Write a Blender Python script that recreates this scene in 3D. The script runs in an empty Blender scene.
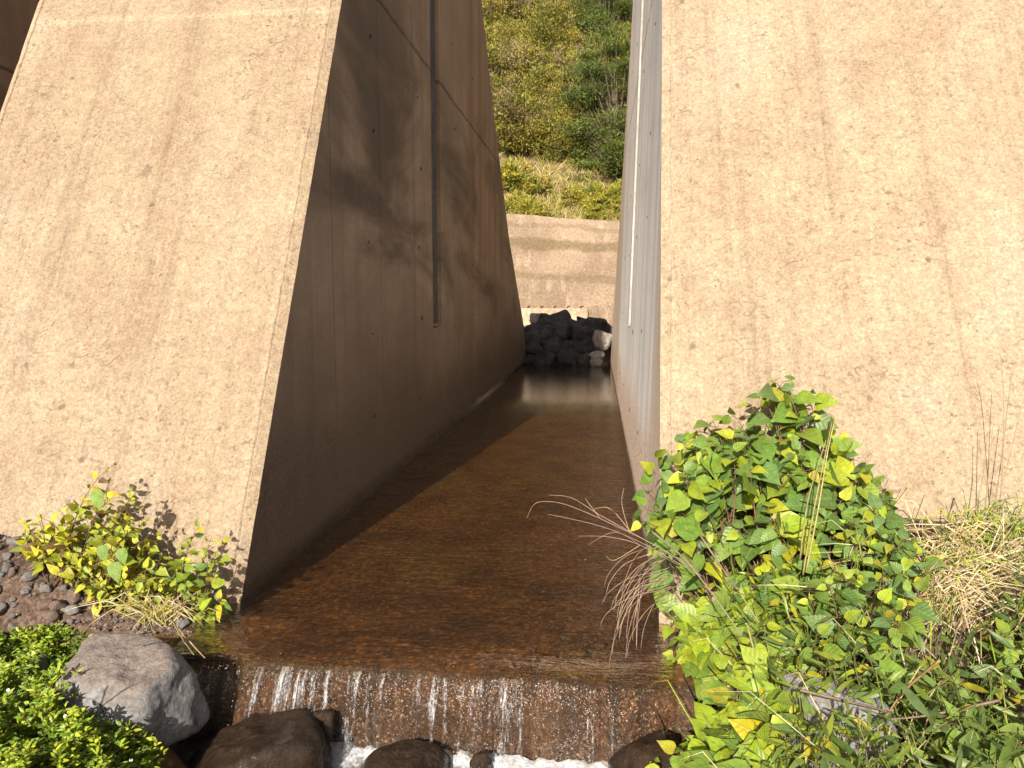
import bpy, bmesh, math, random
from mathutils import Vector, noise, Matrix
R = math.radians
rng = random.Random(7)
scene = bpy.context.scene
COL = scene.collection

# ---------------------------------------------------------------- camera
F = 769.0
PITCH = math.atan(84 / F)
YAW = math.atan(88 * math.cos(PITCH) / F)
CAM = Vector((0, 0, 1.6))
fwd = Vector((-math.sin(YAW) * math.cos(PITCH), math.cos(YAW) * math.cos(PITCH), -math.sin(PITCH)))
rgt = Vector((math.cos(YAW), math.sin(YAW), 0))
upv = rgt.cross(fwd)
cd = bpy.data.cameras.new('camera')
cam = bpy.data.objects.new('camera', cd)
COL.objects.link(cam)
cam.location = CAM
cam.rotation_euler = (math.pi / 2 - PITCH, 0, YAW)
cd.sensor_width = 36
cd.lens = F / 1024 * 36
cd.clip_end = 2000
cd.clip_start = 0.05
scene.camera = cam


def ray(px, py):
    return fwd * F + rgt * (px - 512) + upv * (384 - py)


def atZ(px, py, z):
    d = ray(px, py)
    return CAM + d * ((z - CAM.z) / d.z)


def atY(px, py, y):
    d = ray(px, py)
    return CAM + d * (y / d.y)


# ---------------------------------------------------------------- light
SUNV = Vector((-0.33, -1.95, 1.0)).normalized()      # towards the sun
elev = math.asin(SUNV.z)
w = bpy.data.worlds.new('World')
scene.world = w
w.use_nodes = True
wn = w.node_tree.nodes
sky = wn.new('ShaderNodeTexSky')
sky.sky_type = 'NISHITA'
sky.sun_disc = False
sky.sun_elevation = elev
sky.sun_rotation = math.atan2(SUNV.x, SUNV.y)
sky.altitude = 300
sky.dust_density = 5.0
sky.air_density = 0.7
sky.ozone_density = 0.5
w.node_tree.links.new(sky.outputs[0], wn['Background'].inputs[0])
wn['Background'].inputs[1].default_value = 0.062
sd = bpy.data.lights.new('sun', 'SUN')
sd.energy = 4.9
sd.angle = R(0.5)
sd.color = (1.0, 0.925, 0.815)
so = bpy.data.objects.new('sun', sd)
COL.objects.link(so)
so.rotation_euler = SUNV.to_track_quat('Z', 'Y').to_euler()
so.location = (-5, -20, 20)
vs = scene.view_settings
vs.view_transform = 'Standard'
vs.look = 'None'
vs.exposure = 0.60
vs.gamma = 1
scene.cycles.max_bounces = 8
scene.cycles.transparent_max_bounces = 12
scene.cycles.sample_clamp_indirect = 6


# ---------------------------------------------------------------- node helper
class NT:
    def __init__(s, name):
        s.m = bpy.data.materials.new(name)
        s.m.use_nodes = True
        s.t = s.m.node_tree
        s.t.nodes.clear()
        s.out = s.t.nodes.new('ShaderNodeOutputMaterial')

    def n(s, typ, **kw):
        nd = s.t.nodes.new(typ)
        for k, v in kw.items():
            setattr(nd, k, v)
        return nd

    def set(s, sock, v):
        if isinstance(v, bpy.types.NodeSocket):
            s.t.links.new(v, sock)
        elif isinstance(v, (tuple, list)):
            if sock.type == 'RGBA' and len(v) == 3:
                v = (*v, 1)
            sock.default_value = v
        else:
            sock.default_value = v

    def co(s):
        return s.n('ShaderNodeTexCoord').outputs['Object']

    def map(s, vec, scale=(1, 1, 1), loc=(0, 0, 0), rot=(0, 0, 0)):
        m = s.n('ShaderNodeMapping')
        s.set(m.inputs[0], vec)
        m.inputs['Scale'].default_value = scale
        m.inputs['Location'].default_value = loc
        m.inputs['Rotation'].default_value = rot
        return m.outputs[0]

    def noise(s, vec, scale, detail=4, rough=.55, dist=0):
        k = s.n('ShaderNodeTexNoise')
        s.set(k.inputs['Vector'], vec)
        k.inputs['Scale'].default_value = scale
        k.inputs['Detail'].default_value = detail
        k.inputs['Roughness'].default_value = rough
        k.inputs['Distortion'].default_value = dist
        return k.outputs[0]

    def voro(s, vec, scale, feature='F1', out='Distance'):
        k = s.n('ShaderNodeTexVoronoi', feature=feature)
        s.set(k.inputs['Vector'], vec)
        k.inputs['Scale'].default_value = scale
        return k.outputs[out]

    def ramp(s, v, lo, hi, a=0.0, b=1.0):
        k = s.n('ShaderNodeMapRange', interpolation_type='SMOOTHSTEP')
        s.set(k.inputs[0], v)
        k.inputs[1].default_value = lo
        k.inputs[2].default_value = hi
        k.inputs[3].default_value = a
        k.inputs[4].default_value = b
        return k.outputs[0]

    def math(s, op, a, b=0.0):
        k = s.n('ShaderNodeMath', operation=op)
        s.set(k.inputs[0], a)
        s.set(k.inputs[1], b)
        return k.outputs[0]

    def mix(s, f, a, b, mode='MIX'):
        k = s.n('ShaderNodeMix', data_type='RGBA', blend_type=mode)
        s.set(k.inputs[0], f)
        s.set(k.inputs[6], a)
        s.set(k.inputs[7], b)
        return k.outputs[2]

    def xyz(s, v):
        k = s.n('ShaderNodeSeparateXYZ')
        s.set(k.inputs[0], v)
        return k.outputs

    def bump(s, h, strength=.5, dist=.01, normal=None):
        k = s.n('ShaderNodeBump')
        s.set(k.inputs['Height'], h)
        k.inputs['Strength'].default_value = strength
        k.inputs['Distance'].default_value = dist
        if normal is not None:
            s.set(k.inputs['Normal'], normal)
        return k.outputs[0]

    def princ(s, color, rough=.8, normal=None, spec=.3, coat=0, coat_rough=.1, diff=0):
        p = s.n('ShaderNodeBsdfPrincipled')
        s.set(p.inputs['Base Color'], color)
        s.set(p.inputs['Roughness'], rough)
        p.inputs['Specular IOR Level'].default_value = spec
        p.inputs['Coat Weight'].default_value = coat
        p.inputs['Diffuse Roughness'].default_value = diff
        p.inputs['Coat Roughness'].default_value = coat_rough
        if normal is not None:
            s.set(p.inputs['Normal'], normal)
            if coat:
                s.set(p.inputs['Coat Normal'], normal)
        return p.outputs[0]

    def done(s, shader):
        s.t.links.new(shader, s.out.inputs[0])
        return s.m


# ---------------------------------------------------------------- materials
def mat_front():
    k = NT('weathered_sunlit_concrete')
    c = k.co()
    X = k.xyz(c)
    z = X[2]
    cream, rose, brown = (.435, .345, .232), (.35, .252, .172), (.225, .15, .102)
    a = k.noise(c, 1.7, 12, .74)
    col = k.mix(k.ramp(a, .33, .76), cream, rose)
    lo = k.ramp(k.noise(c, .55, 3, .5), .38, .62)
    col = k.mix(k.math('MULTIPLY', lo, .18), col, (.37, .27, .185))
    # bleached drifts and lift lines
    bl = k.ramp(k.noise(k.map(c, (.9, .5, .5)), 1.6, 9, .6), .46, .68)
    col = k.mix(k.math('MULTIPLY', bl, .5), col, (.48, .40, .295))
    zn = k.math('ADD', z, k.math('MULTIPLY', k.math('SUBTRACT', k.noise(c, 4, 6, .7), .5), .10))
    for zl, hw, am in ((3.66, .035, .30),):
        ln = k.ramp(k.math('ABSOLUTE', k.math('SUBTRACT', zn, zl)), hw, hw * .3)
        col = k.mix(k.math('MULTIPLY', ln, am), col, (.60, .50, .37))
    # streaks that run down the slope
    st = k.noise(k.map(c, (12, .34, .24)), 1.0, 10, .72, .35)
    col = k.mix(k.math('MULTIPLY', k.ramp(st, .50, .68), .38), col, brown)
    col = k.mix(k.math('MULTIPLY', k.ramp(st, .46, .32), .34), col, (.50, .41, .285))
    st2 = k.math('MULTIPLY', k.ramp(k.noise(k.map(c, (4.2, .22, .16)), 1.0, 5, .6, .4), .63, .70), k.ramp(k.noise(c, 1.3, 6, .7), .44, .62))
    col = k.mix(k.math('MULTIPLY', st2, .75), col, (.17, .13, .115))
    # grain at several sizes
    g1 = k.noise(c, 60, 5, .8)
    g2 = k.noise(c, 17, 8, .78)
    col = k.mix(1.0, col, k.ramp(g1, .32, .68, .68, 1.20), 'MULTIPLY')
    col = k.mix(1.0, col, k.ramp(g2, .28, .70, .82, 1.12), 'MULTIPLY')
    patchy = k.ramp(k.noise(c, 1.1, 7, .7), .40, .62)
    sp = k.math('MULTIPLY', k.ramp(k.noise(c, 27, 8, .78), .555, .63), k.math('ADD', .25, k.math('MULTIPLY', patchy, .75)))
    col = k.mix(k.math('MULTIPLY', sp, .80), col, (.165, .095, .065))
    dots = k.math('MULTIPLY', k.ramp(k.voro(k.mix(.02, c, k.noise(c, 30, 3), 'ADD'), 15), .13, .06), k.ramp(k.noise(c, 2.7, 4), .42, .56))
    col = k.mix(k.math('MULTIPLY', dots, .75), col, (.15, .105, .075))
    pits = k.math('MULTIPLY', k.ramp(k.noise(k.map(c, (.8, 1, 1.5)), 11, 8, .76), .66, .69), k.ramp(k.noise(c, 1.9, 3), .42, .6))
    col = k.mix(k.math('MULTIPLY', pits, .85), col, (.10, .07, .05))
    big = k.ramp(k.voro(k.mix(.05, c, k.noise(c, 14, 4), 'ADD'), 3.4), .085, .04)
    col = k.mix(k.math('MULTIPLY', big, .7), col, (.14, .105, .08))
    ed = k.voro(k.map(k.mix(.09, c, k.noise(c, 7, 6, .7), 'ADD'), (7, 13, 13)), 1.0, 'DISTANCE_TO_EDGE')
    cr = k.math('MULTIPLY', k.ramp(ed, .05, .01), k.math('MULTIPLY', k.ramp(k.noise(c, 6, 6, .75), .54, .60), k.ramp(k.noise(c, 1.0, 4, .6), .44, .56)))
    col = k.mix(k.math('MULTIPLY', cr, .62), col, (.17, .115, .085))
    h = k.math('ADD', k.math('MULTIPLY', g1, .6), k.math('MULTIPLY', g2, .9))
    h = k.math('SUBTRACT', h, cr)
    h = k.math('SUBTRACT', h, k.math('MULTIPLY', sp, .35))
    h = k.math('SUBTRACT', h, pits)
    return k.done(k.princ(col, .95, k.bump(h, .6, .010), .15, diff=.6))


def mat_side(grey):
    """Smooth formed concrete of the inner faces; grey: the blue-grey face of the other pier, grazing sun put into its pale tone."""
    k = NT('formed_concrete_grey' if grey else 'formed_concrete_brown')
    c = k.co()
    X = k.xyz(c)
    y, z = X[1], X[2]
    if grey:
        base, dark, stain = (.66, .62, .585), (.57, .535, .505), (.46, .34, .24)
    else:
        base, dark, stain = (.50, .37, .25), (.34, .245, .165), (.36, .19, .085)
    n1 = k.ramp(k.noise(c, .8, 5, .6), .35, .65)
    col = k.mix(k.math('MULTIPLY', n1, .6), base, dark)
    # tide-like stain bands
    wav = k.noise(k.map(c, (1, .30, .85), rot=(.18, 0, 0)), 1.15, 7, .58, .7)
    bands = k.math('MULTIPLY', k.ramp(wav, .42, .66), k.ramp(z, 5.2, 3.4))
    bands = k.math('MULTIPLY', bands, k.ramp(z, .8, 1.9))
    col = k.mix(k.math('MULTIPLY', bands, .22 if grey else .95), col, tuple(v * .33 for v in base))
    # vertical wash streaks
    st = k.ramp(k.noise(k.map(c, (1, 5.5, .12)), 1.0, 4, .65), .45, .7)
    col = k.mix(k.math('MULTIPLY', st, .38), col, (.64, .63, .61) if grey else (.26, .185, .125))
    if grey:
        st3 = k.ramp(k.noise(k.map(c, (1, 2.6, .05)), 1.0, 3, .6), .5, .62)
        col = k.mix(k.math('MULTIPLY', st3, .45), col, (.36, .37, .395))
    # rusty run-off near the upstream edge
    ru = k.math('MULTIPLY', k.ramp(k.noise(k.map(c, (1, 2.2, .06)), 1.0, 3), .46, .6),
                k.math('MULTIPLY', k.ramp(y, 10.4, 11.6), k.ramp(z, 1.2, 2.4)))
    col = k.mix(k.math('MULTIPLY', ru, .7), col, stain)
    # form seams, lift joint
    fr = k.math('FRACT', k.math('DIVIDE', k.math('ADD', y, .18), 1.22))
    seam = k.math('MULTIPLY', k.ramp(k.math('ABSOLUTE', k.math('SUBTRACT', fr, .5)), .009, .004), .5)
    jz = k.math('ADD', z, k.math('MULTIPLY', k.math('SUBTRACT', k.noise(c, 5, 4), .5), .06))
    joint = k.ramp(k.math('ABSOLUTE', k.math('SUBTRACT', jz, 4.1)), .03, .012)
    joint = k.math('MULTIPLY', joint, k.ramp(k.noise(c, 3, 4), .35, .5, .35, 1))
    col = k.mix(seam, col, (.09, .065, .05))
    col = k.mix(k.math('MULTIPLY', joint, .6), col, (.07, .05, .038))
    # scoured, speckled foot
    zz = k.math('ADD', z, k.math('MULTIPLY', k.math('SUBTRACT', k.noise(c, 1.1, 3), .5), .9))
    foot = k.ramp(zz, 1.05 if not grey else .95, .35)
    if grey:
        col = k.mix(k.math('MULTIPLY', foot, .9), col, (.58, .43, .33))
        edge = k.math('MAXIMUM', k.ramp(y, 12.2, 13.6), k.ramp(y, 5.2, 4.6))
        col = k.mix(k.math('MULTIPLY', edge, .75), col, (.42, .31, .215))
    else:
        col = k.mix(k.math('MULTIPLY', foot, .6), col, (.25, .16, .10))
    sp = k.noise(c, 42, 3, .7)
    col = k.mix(k.math('MULTIPLY', foot, .8), col, k.mix(1.0, col, k.ramp(sp, .35, .65, .45, 1.35), 'MULTIPLY'))
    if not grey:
        low = k.ramp(k.math('ADD', z, k.math('MULTIPLY', k.math('SUBTRACT', k.noise(c, .7, 5, .6), .5), 1.6)), 2.1, .3)  # whole lower part of the brown wall darker towards the bottom
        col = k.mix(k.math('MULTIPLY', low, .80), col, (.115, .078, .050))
    wet = k.ramp(k.math('ADD', z, k.math('MULTIPLY', k.math('SUBTRACT', k.noise(c, 2.5, 5, .7), .5), .16)), .13, .01)
    col = k.mix(k.math('MULTIPLY', wet, .75), col, (.05, .036, .024))
    g = k.noise(c, 70, 3, .7)
    col = k.mix(1.0, col, k.ramp(g, .3, .7, .86, 1.1), 'MULTIPLY')
    h = k.math('ADD', k.math('MULTIPLY', g, .25), k.math('MULTIPLY', k.math('MULTIPLY', sp, foot), .9))
    h = k.math('SUBTRACT', h, k.math('MULTIPLY', k.math('MAXIMUM', seam, joint), .8))
    if grey:
        h = k.math('ADD', h, k.noise(c, 45, 4, .75))
    return k.done(k.princ(col, k.ramp(wet, 0, 1, .85, .25), k.bump(h, 1.0 if grey else .5, .03 if grey else .006), .25, diff=1.0))


def mat_flat(name, col, rough=.9, var=.3, scale=30, bump=.4, dist=.006):
    k = NT(name)
    c = k.co()
    n = k.noise(c, scale, 4, .65)
    n2 = k.noise(c, scale * .15, 4, .6)
    cc = k.mix(1.0, col, k.ramp(n, .3, .7, 1 - var, 1 + var), 'MULTIPLY')
    cc = k.mix(1.0, cc, k.ramp(n2, .3, .7, 1 - var, 1 + var), 'MULTIPLY')
    return k.done(k.princ(cc, rough, k.bump(n, bump, dist), .25))


def mat_revetment():
    k = NT('stained_revetment_concrete')
    c = k.co()
    z = k.xyz(c)[2]
    col = k.mix(k.ramp(k.noise(c, .5, 5, .6), .35, .65), (.34, .25, .17), (.24, .172, .115))
    st = k.ramp(k.noise(k.map(c, (1.6, .5, .5), rot=(0, .5, 0)), 2.2, 4, .6), .5, .68)
    col = k.mix(k.math('MULTIPLY', st, .6), col, (.43, .33, .24))
    zw = k.math('ADD', z, k.math('MULTIPLY', k.math('SUBTRACT', k.noise(c, .6, 3), .5), .6))
    zw = k.math('ADD', zw, k.math('MULTIPLY', k.xyz(c)[0], .07))
    for zc, hw, a in ((3.35, .26, .75), (2.25, .16, .55), (3.95, .1, .4)):
        b = k.ramp(k.math('ABSOLUTE', k.math('SUBTRACT', zw, zc)), hw, hw * .4)
        col = k.mix(k.math('MULTIPLY', b, a), col, (.16, .115, .06))
    g = k.noise(c, 14, 4, .7)
    col = k.mix(1.0, col, k.ramp(g, .3, .7, .75, 1.2), 'MULTIPLY')
    return k.done(k.princ(col, .95, k.bump(g, .4, .02), .2))


def mat_rock(name, a, b, wet=0.0, scale=6, patch=None):
    k = NT(name)
    c = k.co()
    n = k.noise(c, scale, 6, .62)
    f = k.noise(c, scale * 9, 4, .7)
    col = k.mix(k.ramp(n, .35, .65), a, b)
    if patch:
        N = k.n('ShaderNodeNewGeometry').outputs['Normal']
        nz = k.math('ADD', k.xyz(N)[2], k.math('MULTIPLY', k.math('SUBTRACT', n, .5), .7))
        col = k.mix(k.math('MULTIPLY', k.ramp(nz, .45, .8), .85), col, patch)
    col = k.mix(1.0, col, k.ramp(f, .3, .7, .7, 1.25), 'MULTIPLY')
    vein = k.math('MULTIPLY', k.ramp(k.noise(c, scale * 1.7, 5, .7), .60, .66), .5)
    col = k.mix(vein, col, tuple(v * .45 for v in a))
    h = k.math('ADD', k.math('MULTIPLY', f, .5), n)
    if wet:
        h = k.math('ADD', h, k.math('MULTIPLY', k.noise(c, scale * 5, 6, .75), 1.1))
        wm = k.ramp(k.noise(c, scale * 1.6, 6, .7), .50, .56)
        fine = k.math('ADD', k.noise(c, 24, 4, .65), k.math('MULTIPLY', k.noise(c, 60, 3, .6), .35))
        nb = k.bump(h, .8, .012)
        p = k.n('ShaderNodeBsdfPrincipled')
        k.set(p.inputs['Base Color'], col)
        p.inputs['Roughness'].default_value = .6
        p.inputs['Specular IOR Level'].default_value = .15
        k.set(p.inputs['Normal'], nb)
        k.set(p.inputs['Coat Weight'], k.math('MULTIPLY', k.math('ADD', .25, k.math('MULTIPLY', wm, .75)), wet))
        p.inputs['Coat Roughness'].default_value = .055
        k.set(p.inputs['Coat Normal'], k.bump(fine, 1.0, .030))
        return k.done(p.outputs[0])
    h = k.math('ADD', h, k.math('MULTIPLY', k.noise(c, scale * 22, 5, .75), .35))
    ck = k.ramp(k.voro(k.mix(.12, c, k.noise(c, scale, 6, .7), 'ADD'), scale * .9, 'DISTANCE_TO_EDGE'), .020, .003)
    ck = k.math('MULTIPLY', ck, k.ramp(k.noise(c, scale * .8, 3), .50, .60))
    col = k.mix(k.math('MULTIPLY', ck, .7), col, tuple(v * .35 for v in b))
    h = k.math('SUBTRACT', h, k.math('MULTIPLY', ck, .8))
    return k.done(k.princ(col, .85, k.bump(h, .9, .018), .25))


def mat_water(name, tint, bump_s, sx, sy, kx=1.0, fres=1.0, rough=.03, calm=False):
    k = NT(name)
    c = k.co()
    a = k.noise(k.map(c, (sx, sy, sy)), 1.0, 4, .6, .6)
    b = k.noise(k.map(c, (sx * 3.1, sy * 3.0, sy * 3)), 1.0, 3, .6, .4)
    h = k.math('ADD', a, k.math('MULTIPLY', b, .35))
    if calm:      # the far reach lies still, the near reach is rippled by the current
        yy = k.xyz(c)[1]
        h = k.math('MULTIPLY', h, k.ramp(yy, 12.6, 9.6, .07, 1.0))
        e = k.noise(k.map(c, (16, 22, 10)), 1.0, 3, .6, .8)
        h = k.math('ADD', h, k.math('MULTIPLY', k.math('MULTIPLY', e, .7), k.ramp(yy, 4.6, 3.4)))
    nor = k.bump(h, bump_s, .02 * kx)
    dt = k.n('ShaderNodeVectorMath', operation='DOT_PRODUCT')
    k.set(dt.inputs[0], nor)
    k.set(dt.inputs[1], k.n('ShaderNodeNewGeometry').outputs['Incoming'])
    ca = k.math('SUBTRACT', 1.0, k.math('MINIMUM', k.math('ABSOLUTE', dt.outputs['Value']), 1.0))
    frs = k.math('ADD', .02, k.math('MULTIPLY', k.math('POWER', ca, 5.0), .98))      # reflectance of water
    gl = k.n('ShaderNodeBsdfGlossy')
    gl.inputs['Roughness'].default_value = rough
    k.set(gl.inputs['Normal'], nor)
    tr = k.n('ShaderNodeBsdfTransparent')
    tr.inputs['Color'].default_value = (*tint, 1)
    mx = k.n('ShaderNodeMixShader')
    k.set(mx.inputs[0], k.math('MINIMUM', k.math('MULTIPLY', frs, fres), 1.0))
    k.set(mx.inputs[1], tr.outputs[0])
    k.set(mx.inputs[2], gl.outputs[0])
    return k.done(mx.outputs[0])


def mat_bed():
    k = NT('rusty_stream_bed')
    c = k.co()
    n = k.noise(c, 2.2, 6, .6)
    col = k.mix(k.ramp(n, .35, .65), (.215, .115, .044), (.112, .058, .024))
    alg = k.math('MULTIPLY', k.ramp(k.noise(k.map(c, (1, .5, 1)), 1.1, 4), .5, .66), .7)
    col = k.mix(alg, col, (.20, .135, .048))
    v = k.voro(c, 26)
    v2 = k.noise(k.map(c, (30, 13, 20)), 1.0, 4, .7)
    col = k.mix(1.0, col, k.ramp(v, .05, .5, 1.35, .6), 'MULTIPLY')
    col = k.mix(1.0, col, k.ramp(v2, .32, .68, .65, 1.35), 'MULTIPLY')
    sp = k.math('MULTIPLY', k.ramp(k.voro(c, 60, out='Color'), .80, .9), .5)
    col = k.mix(sp, col, (.33, .19, .10))
    return k.done(k.princ(col, .6, k.bump(v2, .6, .01), .2))


def mat_weir():
    k = NT('wet_mossy_weir_face')
    c = k.co()
    n = k.noise(k.map(c, (5, 5, 1.2)), 1.0, 7, .66)
    col = k.mix(k.ramp(n, .36, .64), (.105, .05, .022), (.042, .022, .012))
    s1 = k.voro(k.mix(.01, c, k.noise(c, 60, 3), 'ADD'), 150, out='Color')
    many = k.ramp(k.noise(c, 6, 5, .7), .36, .60)
    col = k.mix(k.math('MULTIPLY', k.ramp(k.xyz(s1)[0], .74, .9), many), col, (.24, .125, .055))
    col = k.mix(k.math('MULTIPLY', k.ramp(k.xyz(s1)[1], .955, .98), many), col, (.50, .40, .32))
    col = k.mix(k.math('MULTIPLY', k.ramp(k.xyz(s1)[2], .98, .99), many), col, (.33, .09, .03))
    col = k.mix(1.0, col, k.ramp(k.noise(c, 60, 5, .75), .34, .66, .30, 1.5), 'MULTIPLY')
    dk = k.ramp(k.noise(k.map(c, (17, 1, .6)), 1.0, 3), .58, .70)
    col = k.mix(k.math('MULTIPLY', dk, .75), col, (.022, .013, .008))
    h = k.math('ADD', k.noise(c, 85, 5, .75), k.math('MULTIPLY', n, 1.5))
    return k.done(k.princ(col, .32, k.bump(h, 1.0, .010), .6, .35, .08))


def mat_soil():
    k = NT('dark_litter_soil')
    c = k.co()
    n = k.noise(c, 5, 6, .65)
    f = k.noise(c, 45, 4, .7)
    col = k.mix(k.ramp(n, .35, .65), (.16, .105, .078), (.085, .055, .040))
    col = k.mix(k.ramp(k.voro(c, 32, out='Color'), .6, .9), col, (.17, .12, .09))
    col = k.mix(1.0, col, k.ramp(f, .3, .7, .5, 1.5), 'MULTIPLY')
    return k.done(k.princ(col, .95, k.bump(k.math('ADD', n, f), .9, .02), .2))


def mat_leaf(name, trans=.22, rough=.42, veins=True):
    k = NT(name)
    at = k.n('ShaderNodeAttribute', attribute_name='tint').outputs['Color']
    uv = k.n('ShaderNodeTexCoord').outputs['UV']
    X = k.xyz(uv)
    u, v = X[0], X[1]
    au = k.math('ABSOLUTE', k.math('SUBTRACT', u, .5))
    col = at
    c = k.co()
    mott = k.noise(c, 38, 3)
    col = k.mix(1.0, col, k.ramp(mott, .3, .7, .82, 1.18), 'MULTIPLY')
    nor = None
    if veins:
        mid = k.ramp(au, .045, .015)
        sv = k.math('SINE', k.math('MULTIPLY', k.math('SUBTRACT', v, k.math('MULTIPLY', au, .55)), 38.0))
        side = k.ramp(sv, .80, .98)
        vn = k.math('MAXIMUM', k.math('MULTIPLY', mid, .6), k.math('MULTIPLY', side, .30))
        col = k.mix(vn, col, k.mix(.5, col, (.30, .36, .10)))
        nor = k.bump(k.math('SUBTRACT', k.math('MULTIPLY', sv, .3), mid), .45, .003)
    p = k.princ(col, rough, nor, .35)
    tl = k.n('ShaderNodeBsdfTranslucent')
    k.set(tl.inputs['Color'], k.mix(.55, col, (.26, .30, .02)))
    mx = k.n('ShaderNodeMixShader')
    mx.inputs[0].default_value = trans
    k.set(mx.inputs[1], p)
    k.set(mx.inputs[2], tl.outputs[0])
    return k.done(mx.outputs[0])


def mat_foam():
    k = NT('white_foam')
    c = k.co()
    den = k.xyz(k.n('ShaderNodeAttribute', attribute_name='tint').outputs['Color'])[0]
    n = k.noise(c, 45, 6, .75)
    n2 = k.noise(c, 16, 6, .7)
    col = k.mix(k.ramp(n, .35, .6), (.52, .54, .57), (.84, .85, .86))
    a = k.ramp(k.math('ADD', den, k.math('MULTIPLY', k.math('SUBTRACT', n2, .5), 1.5)), .18, .75)
    p = k.princ(col, .4, k.bump(k.math('ADD', n, n2), 1.0, .02), .5)
    tr = k.n('ShaderNodeBsdfTransparent')
    mx = k.n('ShaderNodeMixShader')
    k.set(mx.inputs[0], a)
    k.set(mx.inputs[1], tr.outputs[0])
    k.set(mx.inputs[2], p)
    return k.done(mx.outputs[0])


def mat_strand():
    k = NT('falling_water')
    c = k.co()
    den = k.xyz(k.n('ShaderNodeAttribute', attribute_name='tint').outputs['Color'])[0]
    st = k.noise(k.map(c, (70, 6, 5.5)), 1.0, 5, .65, .35)
    gr = k.noise(k.map(c, (120, 30, 75)), 1.0, 4, .8)
    v = k.math('ADD', k.math('ADD', st, k.math('MULTIPLY', den, .38)), k.math('MULTIPLY', k.math('SUBTRACT', gr, .5), .75))
    a = k.ramp(v, .66, .98, 0, .72)
    nor = k.bump(k.math('ADD', gr, st), 1.0, .012)
    p = k.princ((.74, .76, .79), .12, nor, .6)
    tr = k.n('ShaderNodeBsdfTransparent')
    mx = k.n('ShaderNodeMixShader')
    k.set(mx.inputs[0], a)
    k.set(mx.inputs[1], tr.outputs[0])
    k.set(mx.inputs[2], p)
    return k.done(mx.outputs[0])


M = {}
M['front'] = mat_front()
M['side_brown'] = mat_side(False)
M['side_grey'] = mat_side(True)
M['slot'] = mat_flat('dark_slot_concrete', (.15, .145, .14), .85, .25, 22)  # shade of the recess put into the dark tone
M['slot_pale'] = mat_flat('pale_slot_concrete', (.45, .41, .36), .85, .2, 22)  # paler copy for the slot on the sunlit wall
M['hole'] = mat_flat('tie_hole_dark', (.03, .024, .02), .9, .3, 60)
M['revet'] = mat_revetment()
M['block'] = mat_flat('pale_block_concrete', (.47, .36, .245), .9, .22, 9)
M['rust'] = mat_flat('rusty_iron', (.12, .055, .03), .8, .3, 60)
M['boulder'] = mat_rock('grey_basalt', (.31, .305, .30), (.21, .206, .205), 0, 5, (.235, .19, .16))
M['boulder_pale'] = mat_rock('pale_grey_basalt', (.36, .34, .325), (.25, .24, .235), 0, 8)
M['wetrock'] = mat_rock('wet_brown_rock', (.040, .023, .012), (.018, .011, .007), 1.0, 6)
M['darkrock'] = mat_rock('dark_volcanic_rock', (.10, .092, .086), (.05, .047, .045), 0, 4)
M['whiterock'] = mat_rock('white_rock', (.46, .41, .36), (.33, .29, .25), 0, 3)
M['pebble_grey'] = mat_rock('grey_pebble', (.42, .385, .36), (.30, .28, .27), 0, 5)
M['pebble_brown'] = mat_rock('brown_pebble', (.36, .26, .20), (.25, .18, .145), 0, 5)
M['water'] = mat_water('clear_stream_water', (.90, .77, .57), 1.0, 2.6, 19, 2.3, 2.0, .012, True)
M['film'] = mat_water('waterfall_film', (.93, .88, .80), 1.0, 42, 20, 2.0, 1.3, .05)
M['bed'] = mat_bed()
M['weir'] = mat_weir()
M['soil'] = mat_soil()
M['leaf'] = mat_leaf('broad_leaf')
M['blade'] = mat_leaf('narrow_leaf', .3, .4, False)
M['straw'] = mat_leaf('straw', .25, .6, False)
M['bush'] = mat_leaf('bush_foliage', .25, .6, False)
M['stem'] = mat_flat('brown_stem', (.14, .085, .05), .8, .3, 60)
M['stem_green'] = mat_flat('green_stem', (.16, .16, .05), .7, .3, 60)
M['bark'] = mat_flat('bark', (.10, .075, .055), .9, .3, 12)
M['foam'] = mat_foam()
M['strand'] = mat_strand()
M['petal'] = mat_flat('white_petal', (.78, .76, .74), .7, .05, 40)
M['pollen'] = mat_flat('yellow_disc', (.55, .38, .03), .8, .1, 40)


# ---------------------------------------------------------------- objects
def tag(o, label=None, cat=None, group=None, kind=None):
    if label: o['label'] = label
    if cat: o['category'] = cat
    if group: o['group'] = group
    if kind: o['kind'] = kind
    return o


def empty(name, loc, label, cat, group=None):
    o = bpy.data.objects.new(name, None)
    COL.objects.link(o)
    o.location = loc
    o.empty_display_size = .1
    return tag(o, label, cat, group)


def link(name, me, mats, parent=None):
    o = bpy.data.objects.new(name, me)
    COL.objects.link(o)
    for m in (mats if isinstance(mats, (list, tuple)) else [mats]):
        if isinstance(mats, (list, tuple)) or me.materials.find(m.name) < 0:
            me.materials.append(m)
    if parent is not None:
        o.parent = parent
        o.matrix_parent_inverse = Matrix.Translation(-parent.location)
    return o


def copy_tree(o, loc, rz=None, sc=None, label=None, parts=True):
    c = o.copy()
    COL.objects.link(c)
    c.location = loc
    if rz is not None: c.rotation_euler = (0, 0, rz)
    if sc is not None: c.scale = (sc, sc, sc) if not hasattr(sc, '__len__') else sc
    if label: c['label'] = label
    if parts:
        for ch in [q for q in COL.objects if q.parent == o]:
            d = ch.copy()
            COL.objects.link(d)
            d.parent = c
            d.matrix_parent_inverse = ch.matrix_parent_inverse.copy()
    return c


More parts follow.
